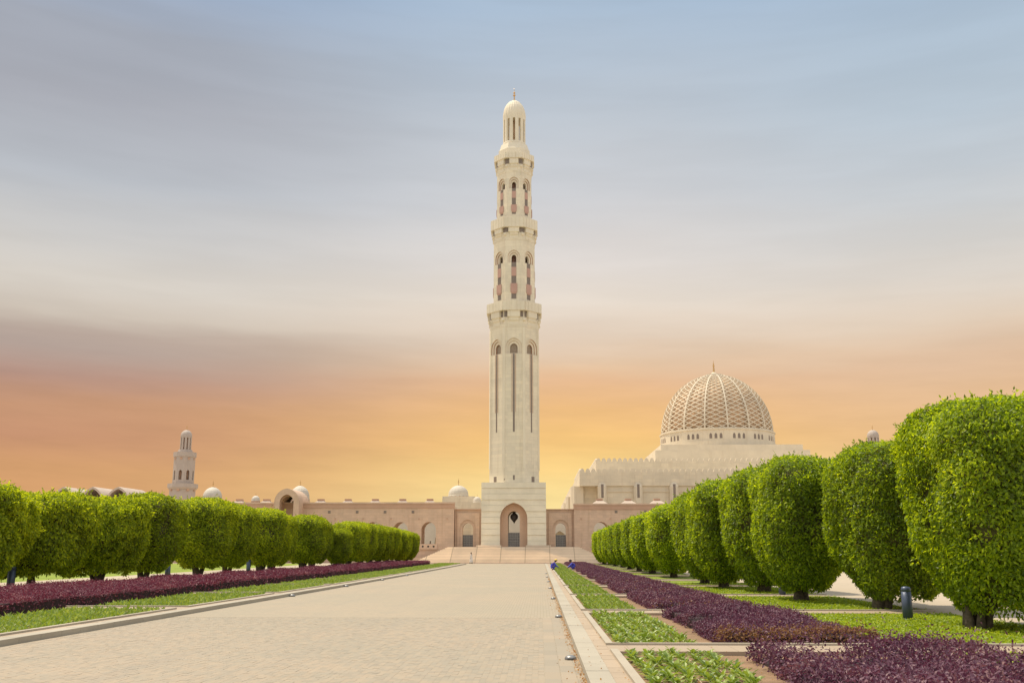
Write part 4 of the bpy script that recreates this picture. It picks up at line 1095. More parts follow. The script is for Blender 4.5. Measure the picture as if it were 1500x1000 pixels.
# ---- corner minarets (far, one kind)
def corner_minaret(px, lab):
    Y = 252.0
    X = at(px, 660, Y)[0]
    root = empty('corner_minaret', (X, Y, Z0))
    zz = lambda py: at(px, py, Y)[1] - Z0
    w = lambda p: p / 1433.0 * Y / 2
    b = MB(); b.oct([(w(35), 0), (w(34.5), zz(716))]); b.build('shaft', M_mauve, root)
    b = MB(); b.oct([(w(36), zz(717)), (w(40.5), zz(714)), (w(40.5), zz(708.5)), (w(37), zz(708.4)), (w(37), zz(710.0))]); b.build('balcony', M_mauve, root)
    for k in range(8):
        c = MB(); c.box(-0.35, 0.35, -w(37.2), -w(34), zz(719.5), zz(716.2)); c.xf(facet_M(k)); c.build('corbel', M_pink_dk, root)
    b = MB(); hw = w(28.5) * T225
    for k in range(8):
        arch_wall(b, -hw, hw, zz(668) - zz(710), 0.4, [(0, 0.42, zz(703) - zz(710), zz(692) - zz(710), 0.6)], y0=-w(28.5), z0=zz(710), ends=False, M=facet_M(k), NS=6)
    b.build('tier_wall', M_mauve, root)
    c = MB(); c.oct([(w(12), zz(710)), (w(12), zz(668))]); c.build('stair_core', M_pink_dk, root)
    b = MB(); b.oct([(w(27), zz(671)), (w(31), zz(669)), (w(31), zz(662.5)), (w(20), zz(662.4)), (w(18.5), zz(658.5))]); b.build('upper_balcony', M_mauve, root)
    for k in range(8):
        c = MB(); c.box(-0.3, 0.3, -w(30), -w(26), zz(673.5), zz(670.6)); c.xf(facet_M(k)); c.build('corbel', M_pink_dk, root)
    AL_ = w(16.5)
    for k in range(10):
        a0 = 2 * math.pi * k / 10; h_ = 2 * math.pi / 10 * 0.3
        c = MB(); c.loft([[(r * math.cos(a), r * math.sin(a), z) for r, a in ((AL_ * 0.8, a0 - h_), (AL_, a0 - h_), (AL_, a0 + h_), (AL_ * 0.8, a0 + h_))] for z in (zz(659), zz(641))])
        c.build('lantern_column', M_mauve, root)
    c = MB(); c.lathe([(AL_ * 0.4, zz(659)), (AL_ * 0.4, zz(641))], 10); c.build('lantern_core', M_pink_dk, root)
    d = MB(); z0, z1 = zz(641.2), zz(629.5); d.lathe([(AL_ * r, z0 + (z1 - z0) * t) for r, t in prof], 40, flute=0.03, nfl=10); d.build('lantern_dome', M_mauve, root, False)
    finial(root, z1 - 0.05, 1.6)
    tag(root, lab, 'minaret', 'far corner minarets')
corner_minaret(271.5, 'small far minaret rising behind the left row of trees')
corner_minaret(1280.5, 'far minaret top peeking over the right trees')

# ---- pink arcade wings
def wing(px_in, px_sign, lab, mats):
    """long two-storey sandstone wall with small square windows, pointed arches and low roof pyramids behind the parapet"""
    Yw = 169.5
    xin = at(px_in, 760, Yw)[0]
    root = empty('arcade_wing', (xin, Yw, Z0))
    s = px_sign
    PT = 4.92 if s < 0 else 5.10
    H = at(px_in, 735 if s < 0 else 737, Yw)[1] - Z0
    Ln = 82.0
    wx = at(605 if s < 0 else 902.5, 750, Yw)[0] - xin        # first window
    ax = at(628 if s < 0 else 880.5, 770, Yw)[0] - xin
    spr, apx_ = at(628, 775.5, Yw)[1] - Z0, at(628, 765, Yw)[1] - Z0
    sill = at(628, 796.5, Yw)[1] - Z0
    hwA = 1.28
    holes = [(ax + s * PT * k, hwA, sill, spr, max(apx_ - spr, hwA * 1.05)) for k in range(15)]
    if s < 0: holes = [h for h in holes if not (-33.4 < h[0] < -25.6)]
    mb = MB()
    x0, x1 = (min(0, s * Ln), max(0, s * Ln))
    arch_wall(mb, x0, x1, H - 1.05, 5.0, holes, mi=0)
    mb.build('wall', M_pink, root)
    c = MB(); c.box(x0 - 0.05, x1 + 0.05, -0.10, 0.9, H - 1.046, H - 0.30); c.build('cornice', M_pink_dk, root)
    c = MB(); c.box(x0 - 0.10, x1 + 0.10, -0.22, 0.9, H - 0.297, H); c.build('parapet', M_pink, root)
    c = MB(); c.box(x0 + 0.1, x1 - 0.1, 0.9, 6.5, H - 1.2, H - 0.6); c.build('roof', M_white, root)
    w = MB(); w.box(-0.23, 0.23, -0.035, 0.2, -0.23, 0.23); wme = w.mesh('window', M_glass)
    pz = at(605, 749.5, Yw)[1] - Z0
    py_ = MB(); 
    pr = [(1.95, 0), (1.9, 0.12), (0.62, 0.95), (0.6, 0.98)]
    rings = [[(-r_, -r_, z), (r_, -r_, z), (r_, r_, z), (-r_, r_, z)] for r_, z in pr]
    py_.loft(rings); pme = py_.mesh('roof_pyramid', M_vault)
    cp = MB(); cp.box(-0.56, 0.56, -0.5, 0.5, 0.985, 1.36); cp.box(-0.5, 0.5, -0.56, -0.502, 1.05, 1.28); cme = cp.mesh('roof_cap', M_pink_dk)
    sil = MB(); sil.box(-hwA + 0.02, hwA - 0.02, -0.02, 0.3, -0.35, -0.003)
    k = 0
    while k < 15:
        x = wx + s * PT * k
        if abs(x) < Ln - 2 and not (s < 0 and -33.0 < x < -26.0):
            link('window', wme, root, (x, 0, pz))
        xp = at((630 if s < 0 else 878), 728, Yw + 3.4)[0] - xin + s * PT * k * 1.0
        if abs(xp) < Ln - 2 and not (s < 0 and -31.8 < xp < -27.2):
            p = link('roof_pyramid', pme, root, (xp, 3.6, H - (0.62 if s < 0 else 0.36))); link('roof_cap', cme, p)
        k += 1
    # drip stains of water spouts: little spouts under the cornice
    sp = MB(); sp.box(-0.07, 0.07, -0.35, 0.0, -0.08, 0.08); sme = sp.mesh('spout', M_pink_dk)
    x = s * 1.2
    while abs(x) < Ln - 1:
        link('spout', sme, root, (x, 0, pz - 1.15)); x += s * PT
    pl = MB(); pl.box(x0, x1, -1.6, -0.004, -0.1, 0.85); pl.build('plinth', M_pink, root)
    # arch parapets; flat dark discs paint the shade of round holes
    for h in holes[:4]:
        b = MB(); b.box(h[0] - hwA - 0.3, h[0] + hwA + 0.3, -0.25, -0.006, sill - 0.9, sill + 0.02); bp = b.build('arch_parapet', M_pink, root)
        for q_ in (-1, 0, 1):
            c = MB(); c.lathe([(0.001, 0.0), (0.17, 0.0), (0.17, 0.02), (0.001, 0.02)], 12)
            c.v = [(x_ + h[0] + q_ * 0.95, -0.275 + z_, y_ + sill - 0.40) for x_, y_, z_ in c.v]
            c.build('dark_hole_disc', M_dark, bp)
    tag(root, lab, 'building')
    return root, xin, H
wingL, xinL, HL = wing(665, -1, 'long pink sandstone arcade wing left of the tower', None)
wingR, xinR, HR = wing(841, 1, 'pink sandstone arcade wing right of the tower, before the domed mosque', None)
# gate panels between wings and tower
def gate(pa, pb, cxp, lab):
    Yg = 170.6
    xa, xb = at(pa, 770, Yg)[0], at(pb, 770, Yg)[0]
    cx = at(cxp, 770, Yg)[0]
    root = empty('gate_wall', (cx, Yg, ZP))
    H = at(cxp, 746.5, Yg)[1] - ZP
    hw = 0.92; sp = at(cxp, 774, Yg)[1] - ZP; ap_ = at(cxp, 765.5, Yg)[1] - ZP
    mb = MB(); arch_wall(mb, xa - cx, xb - cx, H, 1.6, [(0, hw, 0, sp, max(ap_ - sp, hw * 1.03))]); mb.build('wall', M_pink, root)
    o_ = MB()
    lo_, hi_ = xa - cx + 0.42, xb - cx - 0.42
    arch_wall(o_, lo_, hi_, H - 0.5, 0.18, [(0, hw * 1.55, 0, sp, hw * 1.72)], y0=-0.21); o_.build('front_panel', M_pink, root)
    t = MB(); t.box(xa - cx - 0.02, xb - cx + 0.02, -0.26, 1.62, H + 0.002, H + 0.16); t.build('coping', M_pink_dk, root)
    gate_door(root, hw, at(cxp, 783, Yg)[1] - ZP, 0.5)
    tag(root, lab, 'gate', 'side gates beside the tower base')
gate(666.3, 706, 685.3, 'pink arched side gate with grey door, left of the tower base')
gate(800, 841, 821.3, 'pink arched side gate with grey door, right of the tower base')

# ---- barrel-vaulted portal on the left wing
def vault(root, hw, spring, rise_, thick, y0, y1, zb, mats, NSs=16):
    xs = [-math.cos(math.pi * i / NSs) for i in range(NSs + 1)]
    inn = [(x * hw, spring + (arch_z(x * hw, hw, rise_) if abs(x) < 0.999 else 0)) for x in xs]
    oh, orr = hw + thick, rise_ + thick * 1.1
    out = [(x * oh, spring + (arch_z(x * oh, oh, orr) if abs(x) < 0.999 else 0)) for x in xs]
    poly = [(-hw, zb)] + inn + [(hw, zb), (oh, zb)] + out[::-1] + [(-oh, zb)]
    b = MB(); n = len(poly)
    m_ = len(inn) + 2
    A = [(-hw, zb)] + inn + [(hw, zb)]; B = [(-oh, zb)] + out + [(oh, zb)]
    for i in range(len(A) - 1):
        b.face([(A[i][0], y0, A[i][1]), (B[i][0], y0, B[i][1]), (B[i + 1][0], y0, B[i + 1][1]), (A[i + 1][0], y0, A[i + 1][1])][::-1], 0)
        b.face([(A[i][0], y1, A[i][1]), (B[i][0], y1, B[i][1]), (B[i + 1][0], y1, B[i + 1][1]), (A[i + 1][0], y1, A[i + 1][1])], 0)
        b.face([(B[i][0], y0, B[i][1]), (B[i][0], y1, B[i][1]), (B[i + 1][0], y1, B[i + 1][1]), (B[i + 1][0], y0, B[i + 1][1])][::-1], 0)
        b.face([(A[i][0], y0, A[i][1]), (A[i][0], y1, A[i][1]), (A[i + 1][0], y1, A[i + 1][1]), (A[i + 1][0], y0, A[i + 1][1])], 0)
    return b.build('vault', mats, root)
Yp = 166.2
pxc = at(419.5, 740, Yp)[0]
proot = empty('portal', (pxc, Yp, Z0))
ohwP = (at(437.5, 735, Yp)[0] - at(401, 735, Yp)[0]) / 2
zspP = at(419, 735.5, Yp)[1] - Z0; zapP = at(419, 714.8, Yp)[1] - Z0
thP = 0.95
vault(proot, ohwP - thP, zspP, zapP - zspP - thP * 1.1, thP, 0, 7.4, 0, M_pink)
for k in range(5):       # ribs inside the vault
    hwr = ohwP - thP
    b = MB(); y = 1.1 + 1.2 * k
    xs = [-math.cos(math.pi * i / 14) * hwr for i in range(15)]
    ri = zapP - zspP - thP * 1.1
    pts_ = [(x * 0.985, y, zspP + arch_z(x * 0.985, hwr, ri) - 0.06) for x in xs]
    b.tube(pts_, 0.12, 4); b.build('vault_rib', M_arch, proot)
b = MB(); hwr = ohwP - thP; arch_wall(b, -hwr, hwr, zapP + 0.0 - 0.4, 0.3, [(hwr * 0.35, hwr * 0.42, 3.2, zspP - 1.0, hwr * 0.5)], y0=7.0)
b.v = [(x, y, min(z, zspP + (arch_z(min(abs(x), hwr * 0.999), hwr, zapP - zspP - thP * 1.1)) - 0.01)) for x, y, z in b.v]
b.build('back_wall', M_white, proot)
for k in range(3):
    b = MB(); zz = 5.2 + 1.1 * k; b.box(0.25, hwr * 0.9, 6.9, 6.97, zz, zz + 0.5); b.build('niche_panel', M_cream_plain, proot)
tag(proot, 'pink barrel vaulted portal with ribbed pointed arch on the left wing', 'portal')

# ---- three low vaulted roofs at the far left
for i, px in enumerate((99, 141, 178)):
    Yv = 172.0
    x = at(px, 720, Yv)[0]
    root = empty('vaulted_roof', (x, Yv, Z0))
    za = at(px, 713.5, Yv)[1] - Z0; hw = 1.95
    zs_ = at(px, 735, Yv)[1] - Z0
    vault(root, hw, zs_ - 0.6, za - zs_ + 0.25, 0.35, -1.5, 9.0, zs_ - 2.5, M_vault)
    b = MB(); b.box(-hw, hw, 0.2, 0.5, zs_ - 2.4, zs_ - 0.6); b.build('end_wall', M_pink_dk, root)
    b = MB(); b.box(-hw - 0.4, hw + 0.4, -1.2, 8.6, 0, zs_ - 2.52); b.build('base_block', M_pink, root)
    tag(root, ('leftmost', 'middle', 'rightmost')[i] + ' of three pink pointed vault roofs above the left trees', 'roof', 'vaulted roofs at the far left')

# ---- small white domes
def cupola(px, py_top, py_base, rpx, Y, lab, block=None, fin=3.0):
    x = at(px, py_base, Y)[0]; zb = at(px, py_base, Y)[1] - Z0; zt2 = at(px, py_top, Y)[1] - Z0
    root = empty('domed_pavilion', (x, Y, Z0)); r_ = rpx / 1433.0 * Y
    prf = [(1.0, 0), (1.0, 0.12), (0.985, 0.25), (0.93, 0.42), (0.82, 0.60), (0.66, 0.76), (0.45, 0.89), (0.22, 0.97), (0.03, 1.0)]
    d = MB(); d.lathe([(r_ * a, zb + (zt2 - zb) * t) for a, t in prf], 48, flute=0.02, nfl=16); d.build('dome', M_white, root)
    dr = MB(); dr.lathe([(r_ * 1.06, zb - 0.9), (r_ * 1.06, zb - 0.05), (r_, zb + 0.05)], 32); dr.build('drum', M_white, root, False)
    for k in range(16):
        a = 2 * math.pi * (k + 0.5) / 16
        w = MB(); w.box(-0.13, 0.13, -r_ * 1.06 - 0.012, -r_ * 1.06 + 0.1, zb - 0.62, zb - 0.12); w.xf(Matrix.Rotation(a, 4, 'Z')); w.build('drum_window', M_pink_dk, root)
    if block:
        pa, pb, pt = block
        xa, xb = at(pa, pt, Y - r_ - 1)[0] - x, at(pb, pt, Y - r_ - 1)[0] - x; zt3 = at(px, pt, Y - r_ - 1)[1] - Z0
        b = MB(); b.box(xa, xb, -r_ - 1, r_ + 1, 0, zt3)
        b.build('block', M_cream, root)
        b = MB(); arch_wall(b, -0.7, 0.7, 2.6, 0.12, [(0, 0.35, 0.3, 1.5, 0.5)], y0=-r_ - 1.13, z0=zt3 - 4.4); b.build('niche', M_cream_plain, root)
    else:
        b = MB(); b.oct([(r_ * 1.2, 0), (r_ * 1.2, zb - 0.88)]); b.build('block', M_cream, root)
    finial(root, zt2 - 0.1, fin)
    tag(root, lab, 'dome')
cupola(671.5, 710.5, 725.5, 14.5, 190, 'white dome on a square cream block beside the tower base', (648, 695, 726.5), 1.6)
cupola(311, 713, 729, 13.5, 192, 'small white dome above the left trees, beside the far minaret', None, 1.6)
cupola(439, 711, 730, 14.0, 182, 'white dome directly behind the vaulted portal', None, 1.3)
cupola(374.5, 725.5, 732.5, 6.0, 180, 'tiny white cupola on the roof between the far minaret and the portal', None, 0.6)
cupola(699, 727, 735, 6.0, 186, 'tiny white cupola half hidden by the left edge of the tower base', (690, 712, 735.5), 0.6)

# ---- court wall behind, seen through the arches
cw = empty('court_wall', (0, 205, Z0))
mb = MB()
arch_wall(mb, -100, 100, 10.0, 1.5, [(x, 1.6, 0, 3.6, 2.4) for x in np.arange(-95, 96, 6.2)]); mb.build('wall', M_white, cw)
mb = MB(); mb.box(-100, 100, 1.6, 4.0, 0, 9.8); mb.build('inner_wall', M_cream, cw)
tag(cw, 'pale arcaded court wall seen through the open gateway', 'wall')

# ---- mosque
MX = 45.6
q0 = empty('mosque', (MX, 216, Z0))
tag(q0, 'large cream mosque with crenellated tiers and a latticed dome', 'mosque')
Zr = lambda py, Y: at(1000, py, Y)[1] - Z0
YL, YU, YP1, YP2, YD = 216.0, 222.0, 231.0, 233.5, 249.5
xl = at(849, 700, YL)[0] - MX; xu = at(873, 690, YU)[0] - MX
xp1a, xp1b = at(960, 665, YP1)[0] - MX, at(1187, 665, YP1)[0] - MX
xp2a, xp2b = at(968, 655, YP2)[0] - MX, at(1176, 655, YP2)[0] - MX
zl, zu = Zr(691, YL), Zr(675.5, YU)
zlow = Zr(711, YL)
yb = 280.0
def mbx(name, x0, x1, y0, y1, z0, z1, mat=M_mosque):
    b = MB(); b.box(x0, x1, y0 - 216, y1 - 216, z0, z1); return b.build(name, mat, q0)
mbx('lower_block', xl, -xl, YL, yb, zlow, zl)
mbx('lower_wall', xl + 4.0, -xl - 0.6, YL + 0.35, yb - 1, 0, zlow - 0.003)
mbx('corner_wall', xl + 0.6, xl + 4.0, YL + 3.0, yb - 1, 0, zlow - 0.003)
mbx('string_course', xl + 4.1, -xl - 0.7, YL + 0.15, YL + 0.349, Zr(719.5, YL), Zr(718.3, YL), M_mosque_plain)
mbx('upper_block', xu, -xu, YU, yb - 6, zl - 1, zu)
mbx('platform', xp1a, xp1b, YP1, 271, zu - 0.8, Zr(659, YP1), M_mosque_plain)
mbx('platform', xp2a, xp2b, YP2, 268.5, Zr(659, YP1) - 0.1, Zr(651, YP2), M_mosque_plain)
# merlons: stepped-rounded battlements
def merlon_mesh(w, h, d):
    b = MB()
    pf = [(-0.5, 0), (0.5, 0), (0.5, 0.25), (0.42, 0.55), (0.28, 0.8), (0.1, 0.97), (0, 1.0), (-0.1, 0.97), (-0.28, 0.8), (-0.42, 0.55), (-0.5, 0.25)]
    b.loft([[(x * w, 0, z * h) for x, z in pf], [(x * w, d, z * h) for x, z in pf]][::-1])
    return b.mesh('merlon', M_mosque_plain)
mm = merlon_mesh(1.02, 0.85, 0.5)
def merlons(x0, x1, y, z, parent, rz=0):
    n = int(round((x1 - x0) / 1.24))
    for i in range(n):
        x = x0 + (x1 - x0) * (i + 0.5) / n
        if rz == 0: link('merlon', mm, parent, (x, y - 216, z))
        else: link('merlon', mm, parent, (y, x - 216, z), rz)
merlons(xl, -xl, YL + 0.01, zl, q0); merlons(xu, -xu, YU + 0.01, zu, q0)
merlons(YL + 1, YL + 34, xl + 0.51, zl, q0, math.pi / 2); merlons(YU + 1, YU + 34, xu + 0.51, zu, q0, math.pi / 2)
# window buttresses
xb0 = at(882, 715, YL)[0] - MX; pb = (at(934.5, 715, YL)[0] - at(882, 715, YL)[0])
for k in range(8):
    x = xb0 + pb * k
    b = MB(); zt_, zb_ = Zr(706, YL - 1), Zr(737, YL - 1)
    hw = 0.98
    pf = [(-hw, zb_ - 6), (hw, zb_ - 6), (hw, zt_ - 1.0), (hw * 0.75, zt_ - 0.35), (0, zt_), (-hw * 0.75, zt_ - 0.35), (-hw, zt_ - 1.0)]
    ring = [(-hw, -0.3), (-hw * 0.55, -0.9), (hw * 0.55, -0.9), (hw, -0.3), (hw, 0.6), (-hw, 0.6)]
    b.loft([[(x + a, c, z) for a, c in ring] for z in (zb_ - 6, zt_ - 0.9)] + [[(x + a * 0.7, c * 0.6 + 0.1, zt_) for a, c in ring]])
    bt = b.build('buttress', M_mosque_plain, q0)
    w = MB(); w.box(x - 0.27, x + 0.27, -0.93, -0.7, Zr(728.5, YL - 1), Zr(708.5, YL - 1)); w.build('window', M_glass, bt)
# stepped annexes at the left corner
def annex(pa, pb, pt, Y0, Y1, name):
    xa, xb_ = at(pa, pt, Y0)[0] - MX, at(pb, pt, Y0)[0] - MX; z = Zr(pt, Y0)
    b = MB(); ch_ = (xb_ - xa) * 0.25
    ring = [(xa, Y0 - 216 + ch_ * 2), (xa + ch_, Y0 - 216), (xb_, Y0 - 216), (xb_, Y1 - 216), (xa, Y1 - 216)]
    b.loft([[(x, y, 0) for x, y in ring], [(x, y, z) for x, y in ring]]); return b.build(name, M_mosque_plain, q0)
annex(836.5, 854.5, 711.5, 218.4, 262, 'corner_annex'); annex(829, 842, 727, 226, 258, 'corner_annex'); annex(824.5, 834, 736, 232, 252, 'corner_annex')
# drum and dome
dx = at(1050, 640, YD)[0] - MX
RD = (at(1132.5, 640, YD)[0] - at(967.5, 640, YD)[0]) / 2 * 0.985
zdr0, zdr1 = Zr(655, YD), Zr(637, YD)
zbase, ztop = zdr1, at(1043.5, 550, YD)[1] - Z0
dy = YD - 216
droot = MB()
NB = 96
droot.lathe([(RD * 1.03, zdr0 - 1.0), (RD * 1.03, zdr0 + 0.3), (RD * 1.015, zdr0 + 0.32), (RD * 1.015, zdr1 - 0.25), (RD * 1.03, zdr1 - 0.23), (RD * 1.03, zdr1)], NB, (dx, dy))
drum = droot.build('drum', M_mosque_plain, q0)
wm = MB(); zw0 = zdr0 + 0.75; hh = (zdr1 - zdr0) * 0.42
pf = [(-0.33, 0), (0.33, 0), (0.33, hh * 0.6), (0.24, hh * 0.85), (0, hh), (-0.24, hh * 0.85), (-0.33, hh * 0.6)]
wm.loft([[(x, -0.012, z) for x, z in pf], [(x, 0.1, z) for x, z in pf]][::-1]); wme = wm.mesh('drum_window', M_glass)
for sct in range(16):
    for j in (-1, 0, 1):
        a = 2 * math.pi * (sct + 0.5) / 16 + j * 0.085 - math.pi / 2
        link('drum_window', wme, drum, (dx + RD * 1.015 * math.cos(a), dy + RD * 1.015 * math.sin(a), zw0), a + math.pi / 2)
HD = ztop - zbase
def dome_r(t):        # t 0..1 up the shell
    th = t * math.pi / 2
    return RD * (math.cos(th) ** 0.98) * 1.0, zbase + HD * math.sin(th) * (1 + 0.02 * t ** 6)
prof_in = []
for i in range(25):
    rr, z = dome_r(i / 24 * 0.985); prof_in.append((rr * 0.955, zbase + (z - zbase) * 0.965))
ind = MB(); ind.lathe(prof_in, 64, (dx, dy)); ind.build('inner_dome', M_dome_in, q0, True)
def dpt(t, a, off=0.0):
    rr, z = dome_r(t); th = t * math.pi / 2
    return Vector((dx + (rr + off * math.cos(th)) * math.cos(a), dy + (rr + off * math.cos(th)) * math.sin(a), z + off * math.sin(th)))
def ribbon(b, tas, w0, w1, d):
    """a flat strand on the shell: width w, depth d"""
    n = len(tas); rings = []
    for i, (t, a) in enumerate(tas):
        p = dpt(t, a); q_ = dpt(*tas[min(i + 1, n - 1)]) - dpt(*tas[max(i - 1, 0)])
        nn = Vector((math.cos(a) * math.cos(t * math.pi / 2), math.sin(a) * math.cos(t * math.pi / 2), math.sin(t * math.pi / 2)))
        s_ = q_.cross(nn).normalized(); w = w0 + (w1 - w0) * i / (n - 1)
        rings.append([p - s_ * w, p + s_ * w, p + s_ * w - nn * d, p - s_ * w - nn * d])
    b.loft([r_[::-1] for r_ in rings])
TT = 0.90
for k in range(16):
    b = MB(); a = 2 * math.pi * k / 16 - math.pi / 2 + math.radians(0.8)
    ribbon(b, [(0.955 * i / 14, a) for i in range(15)], 0.19, 0.12, 0.36); b.build('dome_rib', M_mosque_plain, q0)
lat = MB()
NSTR = 32; rows = 17
for k in range(NSTR):
    for sg in (-1, 1):
        a0 = 2 * math.pi * (k) / NSTR - math.pi / 2 + math.radians(0.8)
        tas = []
        nseg = rows * 2
        for i in range(nseg + 1):
            u = i / nseg
            tas.append((TT * (0.12 * u * u + 0.88 * u) , a0 + sg * (2 * math.pi / NSTR) * 0.5 * i))
        ribbon(lat, tas, 0.095, 0.055, 0.25)
tag(lat.build('dome_lattice', M_mosque_plain, q0), kind='stuff')
for t_, wv in ((0.004, 0.2), (0.905, 0.16), (0.955, 0.2)):
    b = MB(); rr, z = dome_r(t_); b.lathe([(rr - 0.3, z - wv), (rr + 0.06, z - wv), (rr + 0.06, z + wv), (rr - 0.3, z + wv), (rr - 0.3, z - wv)], 48, (dx, dy), caps=False); b.build('dome_ring', M_mosque_plain, q0)
b = MB(); rr, z = dome_r(0.96); b.lathe([(rr, z - 0.2), (rr * 0.96, z + 0.1), (rr * 0.7, z + 0.45), (rr * 0.3, z + 0.7), (0.01, z + 0.75)], 32, (dx, dy)); b.build('dome_cap', M_mosque_plain, q0, True)
b = MB(); z0_ = z + 0.6; s_ = at(1042.5, 527, YD)[1] - Z0 - z0_
b.lathe([(0.10 * s_, z0_), (0.085 * s_, z0_ + 0.06 * s_), (0.055 * s_, z0_ + 0.40 * s_), (0.045 * s_, z0_ + 0.44 * s_), (0.075 * s_, z0_ + 0.49 * s_), (0.08 * s_, z0_ + 0.53 * s_), (0.03 * s_, z0_ + 0.60 * s_),
         (0.055 * s_, z0_ + 0.65 * s_), (0.055 * s_, z0_ + 0.69 * s_), (0.02 * s_, z0_ + 0.74 * s_), (0.012 * s_, z0_ + 0.9 * s_), (0.003 * s_, z0_ + s_)], 14, (dx, dy)); b.build('finial', M_gold, q0, True)

# ------------------------------------------------------------------ people
def skin(name, J, E, mat, parent, rootj, lev=1):
    names = list(J); idx = {k: i for i, k in enumerate(names)}
    me = bpy.data.meshes.new(name); me.from_pydata([J[k][0] for k in names], [(idx[a], idx[b]) for a, b in E], []); me.materials.append(mat)
    o = link(name, me, parent)
    o.modifiers.new('skin', 'SKIN'); 
    if not me.skin_vertices: me.skin_vertices.new()
    for k in names:
        sv_ = me.skin_vertices[0].data[idx[k]]; r_ = J[k][1]; sv_.radius = (r_, r_); sv_.use_root = (k == rootj)
    s = o.modifiers.new('sub', 'SUBSURF'); s.levels = lev; s.render_levels = lev
    return o
def hand(J, E, wrist, sfx, d):
    p = Vector(J[wrist][0]); d = Vector(d).normalized(); sd = d.cross(Vector((0, 0, 1))).normalized() if abs(d.z) < 0.95 else Vector((0, 1, 0))
    J['palm' + sfx] = (tuple(p + d * 0.09), 0.035); E.append((wrist, 'palm' + sfx))
    for i, (o_, l_) in enumerate(((-0.03, 0.07), (-0.01, 0.085), (0.012, 0.08), (0.033, 0.06))):
        J['f%d%s' % (i, sfx)] = (tuple(p + d * 0.12 + sd * o_), 0.010); J['g%d%s' % (i, sfx)] = (tuple(p + d * (0.12 + l_) + sd * o_ * 1.2 + Vector((0, 0, -0.03))), 0.008)
        E += [('palm' + sfx, 'f%d%s' % (i, sfx)), ('f%d%s' % (i, sfx), 'g%d%s' % (i, sfx))]
    J['th' + sfx] = (tuple(p + d * 0.07 + sd * 0.06), 0.011); E.append((wrist, 'th' + sfx))
def crouch(loc, rz, lab, cap):
    root = empty('person', loc, rz)
    J = {'pelvis': ((0, 0, .27), .14), 'spine': ((.12, 0, .47), .14), 'chest': ((.25, 0, .64), .14), 'neck': ((.34, 0, .77), .055), 'head': ((.40, 0, .86), .095), 'crown': ((.41, 0, .95), .08), 'nose': ((.51, 0, .855), .02)}
    E = [('pelvis', 'spine'), ('spine', 'chest'), ('chest', 'neck'), ('neck', 'head'), ('head', 'crown'), ('head', 'nose')]
    for s, c in ((1, 'l'), (-1, 'r')):
        J.update({'hip' + c: ((.04, .12 * s, .25), .10), 'knee' + c: ((.40, .17 * s, .42), .075), 'ankle' + c: ((.14, .15 * s, .09), .05), 'toe' + c: ((.33, .17 * s, .045), .042),
                  'shoulder' + c: ((.24, .19 * s, .66), .072), 'elbow' + c: ((.42, .24 * s, .42), .05), 'wrist' + c: ((.60, .13 * s, .24), .036)})
        E += [('pelvis', 'hip' + c), ('hip' + c, 'knee' + c), ('knee' + c, 'ankle' + c), ('ankle' + c, 'toe' + c), ('chest', 'shoulder' + c), ('shoulder' + c, 'elbow' + c), ('elbow' + c, 'wrist' + c)]
    cloth = {k: (p, r_ + 0.016) for k, (p, r_) in J.items() if not k.startswith(('head', 'crown', 'neck', 'nose', 'toe'))}
    cE = [e for e in E if e[0] in cloth and e[1] in cloth]
    for s, c in ((1, 'l'), (-1, 'r')): hand(J, E, 'wrist' + c, c, (.6, -.1 * s, -.75))
    skin('body', J, E, M_skin, root, 'pelvis')
    skin('coverall', cloth, cE, M_blue, root, 'pelvis')
    h = MB()
    if cap: h.lathe([(0.118, -0.01), (0.122, 0.02), (0.11, 0.08), (0.06, 0.12), (0.001, 0.13)], 16, (0.405, 0)); h.box(0.45, 0.60, -0.07, 0.07, -0.012, 0.005)
    else: h.lathe([(0.112, -0.06), (0.12, 0.0), (0.11, 0.07), (0.06, 0.11), (0.001, 0.118)], 16, (0.39, 0))
    h.build('cap' if cap else 'hair', M_cap if cap else M_hair, root, True, (0, 0, 0.90))
    if cap:
        h2 = MB(); h2.lathe([(0.10, -0.07), (0.108, 0.0)], 14, (0.385, 0)); h2.build('hair', M_hair, root, True, (0, 0, 0.885))
    for s in (1, -1):
        b = MB(); b.box(.08, .40, .15 * s - .05, .15 * s + .055, 0.0, .09); b.build('shoe', M_shoe, root)
    root.scale = (1.3, 1.3, 1.08)
    tag(root, lab, 'person', 'gardeners in blue')
Yw1 = 101.0
crouch((1.10, Yw1, gz(Yw1) + 0.13), 0, 'gardener in blue coverall and yellow cap crouching on the kerb, facing the bed', True)
crouch((3.75, 105.0, gz(105) + 0.06), math.pi, 'bareheaded gardener in blue crouching between green bed and purple hedge', False)
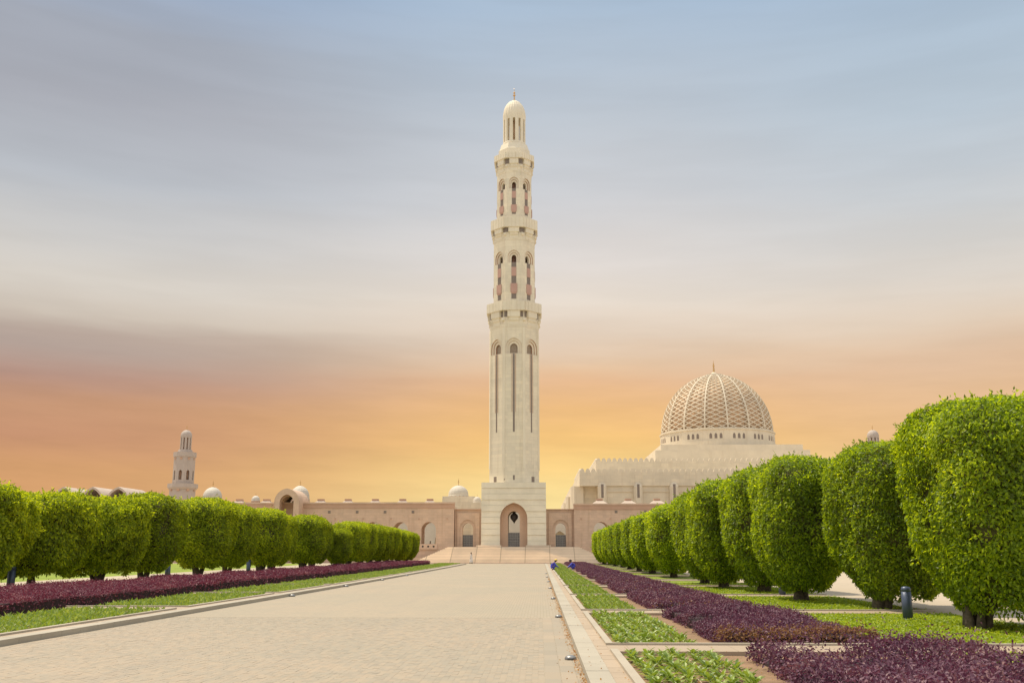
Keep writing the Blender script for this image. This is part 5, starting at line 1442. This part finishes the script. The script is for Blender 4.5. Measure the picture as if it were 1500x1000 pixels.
def standing(loc, rz, lab, seated=False):
    root = empty('person', loc, rz)
    J = {'pelvis': ((0, 0, .95), .14), 'spine': ((0, 0, 1.15), .135), 'chest': ((0, 0, 1.33), .15), 'neck': ((.01, 0, 1.50), .055), 'head': ((.03, 0, 1.61), .09), 'crown': ((.02, 0, 1.70), .08), 'nose': ((.13, 0, 1.60), .018)}
    E = [('pelvis', 'spine'), ('spine', 'chest'), ('chest', 'neck'), ('neck', 'head'), ('head', 'crown'), ('head', 'nose')]
    for s, c in ((1, 'l'), (-1, 'r')):
        J.update({'hip' + c: ((0, .09 * s, .90), .09), 'knee' + c: ((.05 * s, .10 * s, .50), .065), 'ankle' + c: ((.10 * s - .03, .10 * s, .09), .045), 'toe' + c: ((.10 * s + .13, .11 * s, .04), .04),
                  'shoulder' + c: ((0, .19 * s, 1.40), .065), 'elbow' + c: ((-.04 * s, .25 * s, 1.12), .048), 'wrist' + c: ((.08 - .04 * s, .25 * s, .88), .034)})
        E += [('pelvis', 'hip' + c), ('hip' + c, 'knee' + c), ('knee' + c, 'ankle' + c), ('ankle' + c, 'toe' + c), ('chest', 'shoulder' + c), ('shoulder' + c, 'elbow' + c), ('elbow' + c, 'wrist' + c)]
        hand(J, E, 'wrist' + c, c, (.2, 0, -1))
    skin('body', J, E, M_skin, root, 'pelvis')
    cloth = {k: (J[k][0], J[k][1] + 0.02) for k in ('pelvis', 'spine', 'chest', 'shoulderl', 'shoulderr', 'elbowl', 'elbowr', 'wristl', 'wristr')}
    skin('robe_top', cloth, [e for e in E if e[0] in cloth and e[1] in cloth], M_robe, root, 'pelvis')
    sk = MB(); sk.lathe([(0.30, 0.08), (0.285, 0.3), (0.24, 0.7), (0.19, 1.0), (0.17, 1.12)], 18); sk.build('robe', M_robe, root, True)
    h = MB(); h.lathe([(0.105, -0.02), (0.112, 0.03), (0.10, 0.10), (0.05, 0.135), (0.001, 0.14)], 16); h.build('hair', M_hair, root, True, (0.015, 0, 1.62))
    for s in (1, -1):
        b = MB(); b.box(.10 * s - .08, .10 * s + .18, .11 * s - .045, .11 * s + .045, 0.0, .07); b.build('shoe', M_shoe, root)
    tag(root, lab, 'person')
standing((at(690, 815, 159)[0], 159.4, gz(159)), math.pi * 0.85, 'dark haired person in a long white robe standing at the foot of the steps')
xa = at(630, 795, 172)[0]
standing((xa, 172.2, at(630, 792.0, 172)[1] - 1.76), -0.4, 'dark haired person in white inside the left wing arch, behind its parapet')
b = MB(); b.box(xa - 2, xa + 2, 169.6, 174.4, at(630, 792.0, 172)[1] - 2.2, at(630, 792.0, 172)[1] - 1.765); tag(b.build('arcade_floor', M_step), kind='structure')
print('objects', len(bpy.data.objects), 'tris', sum(len(m.polygons) for m in bpy.data.meshes))
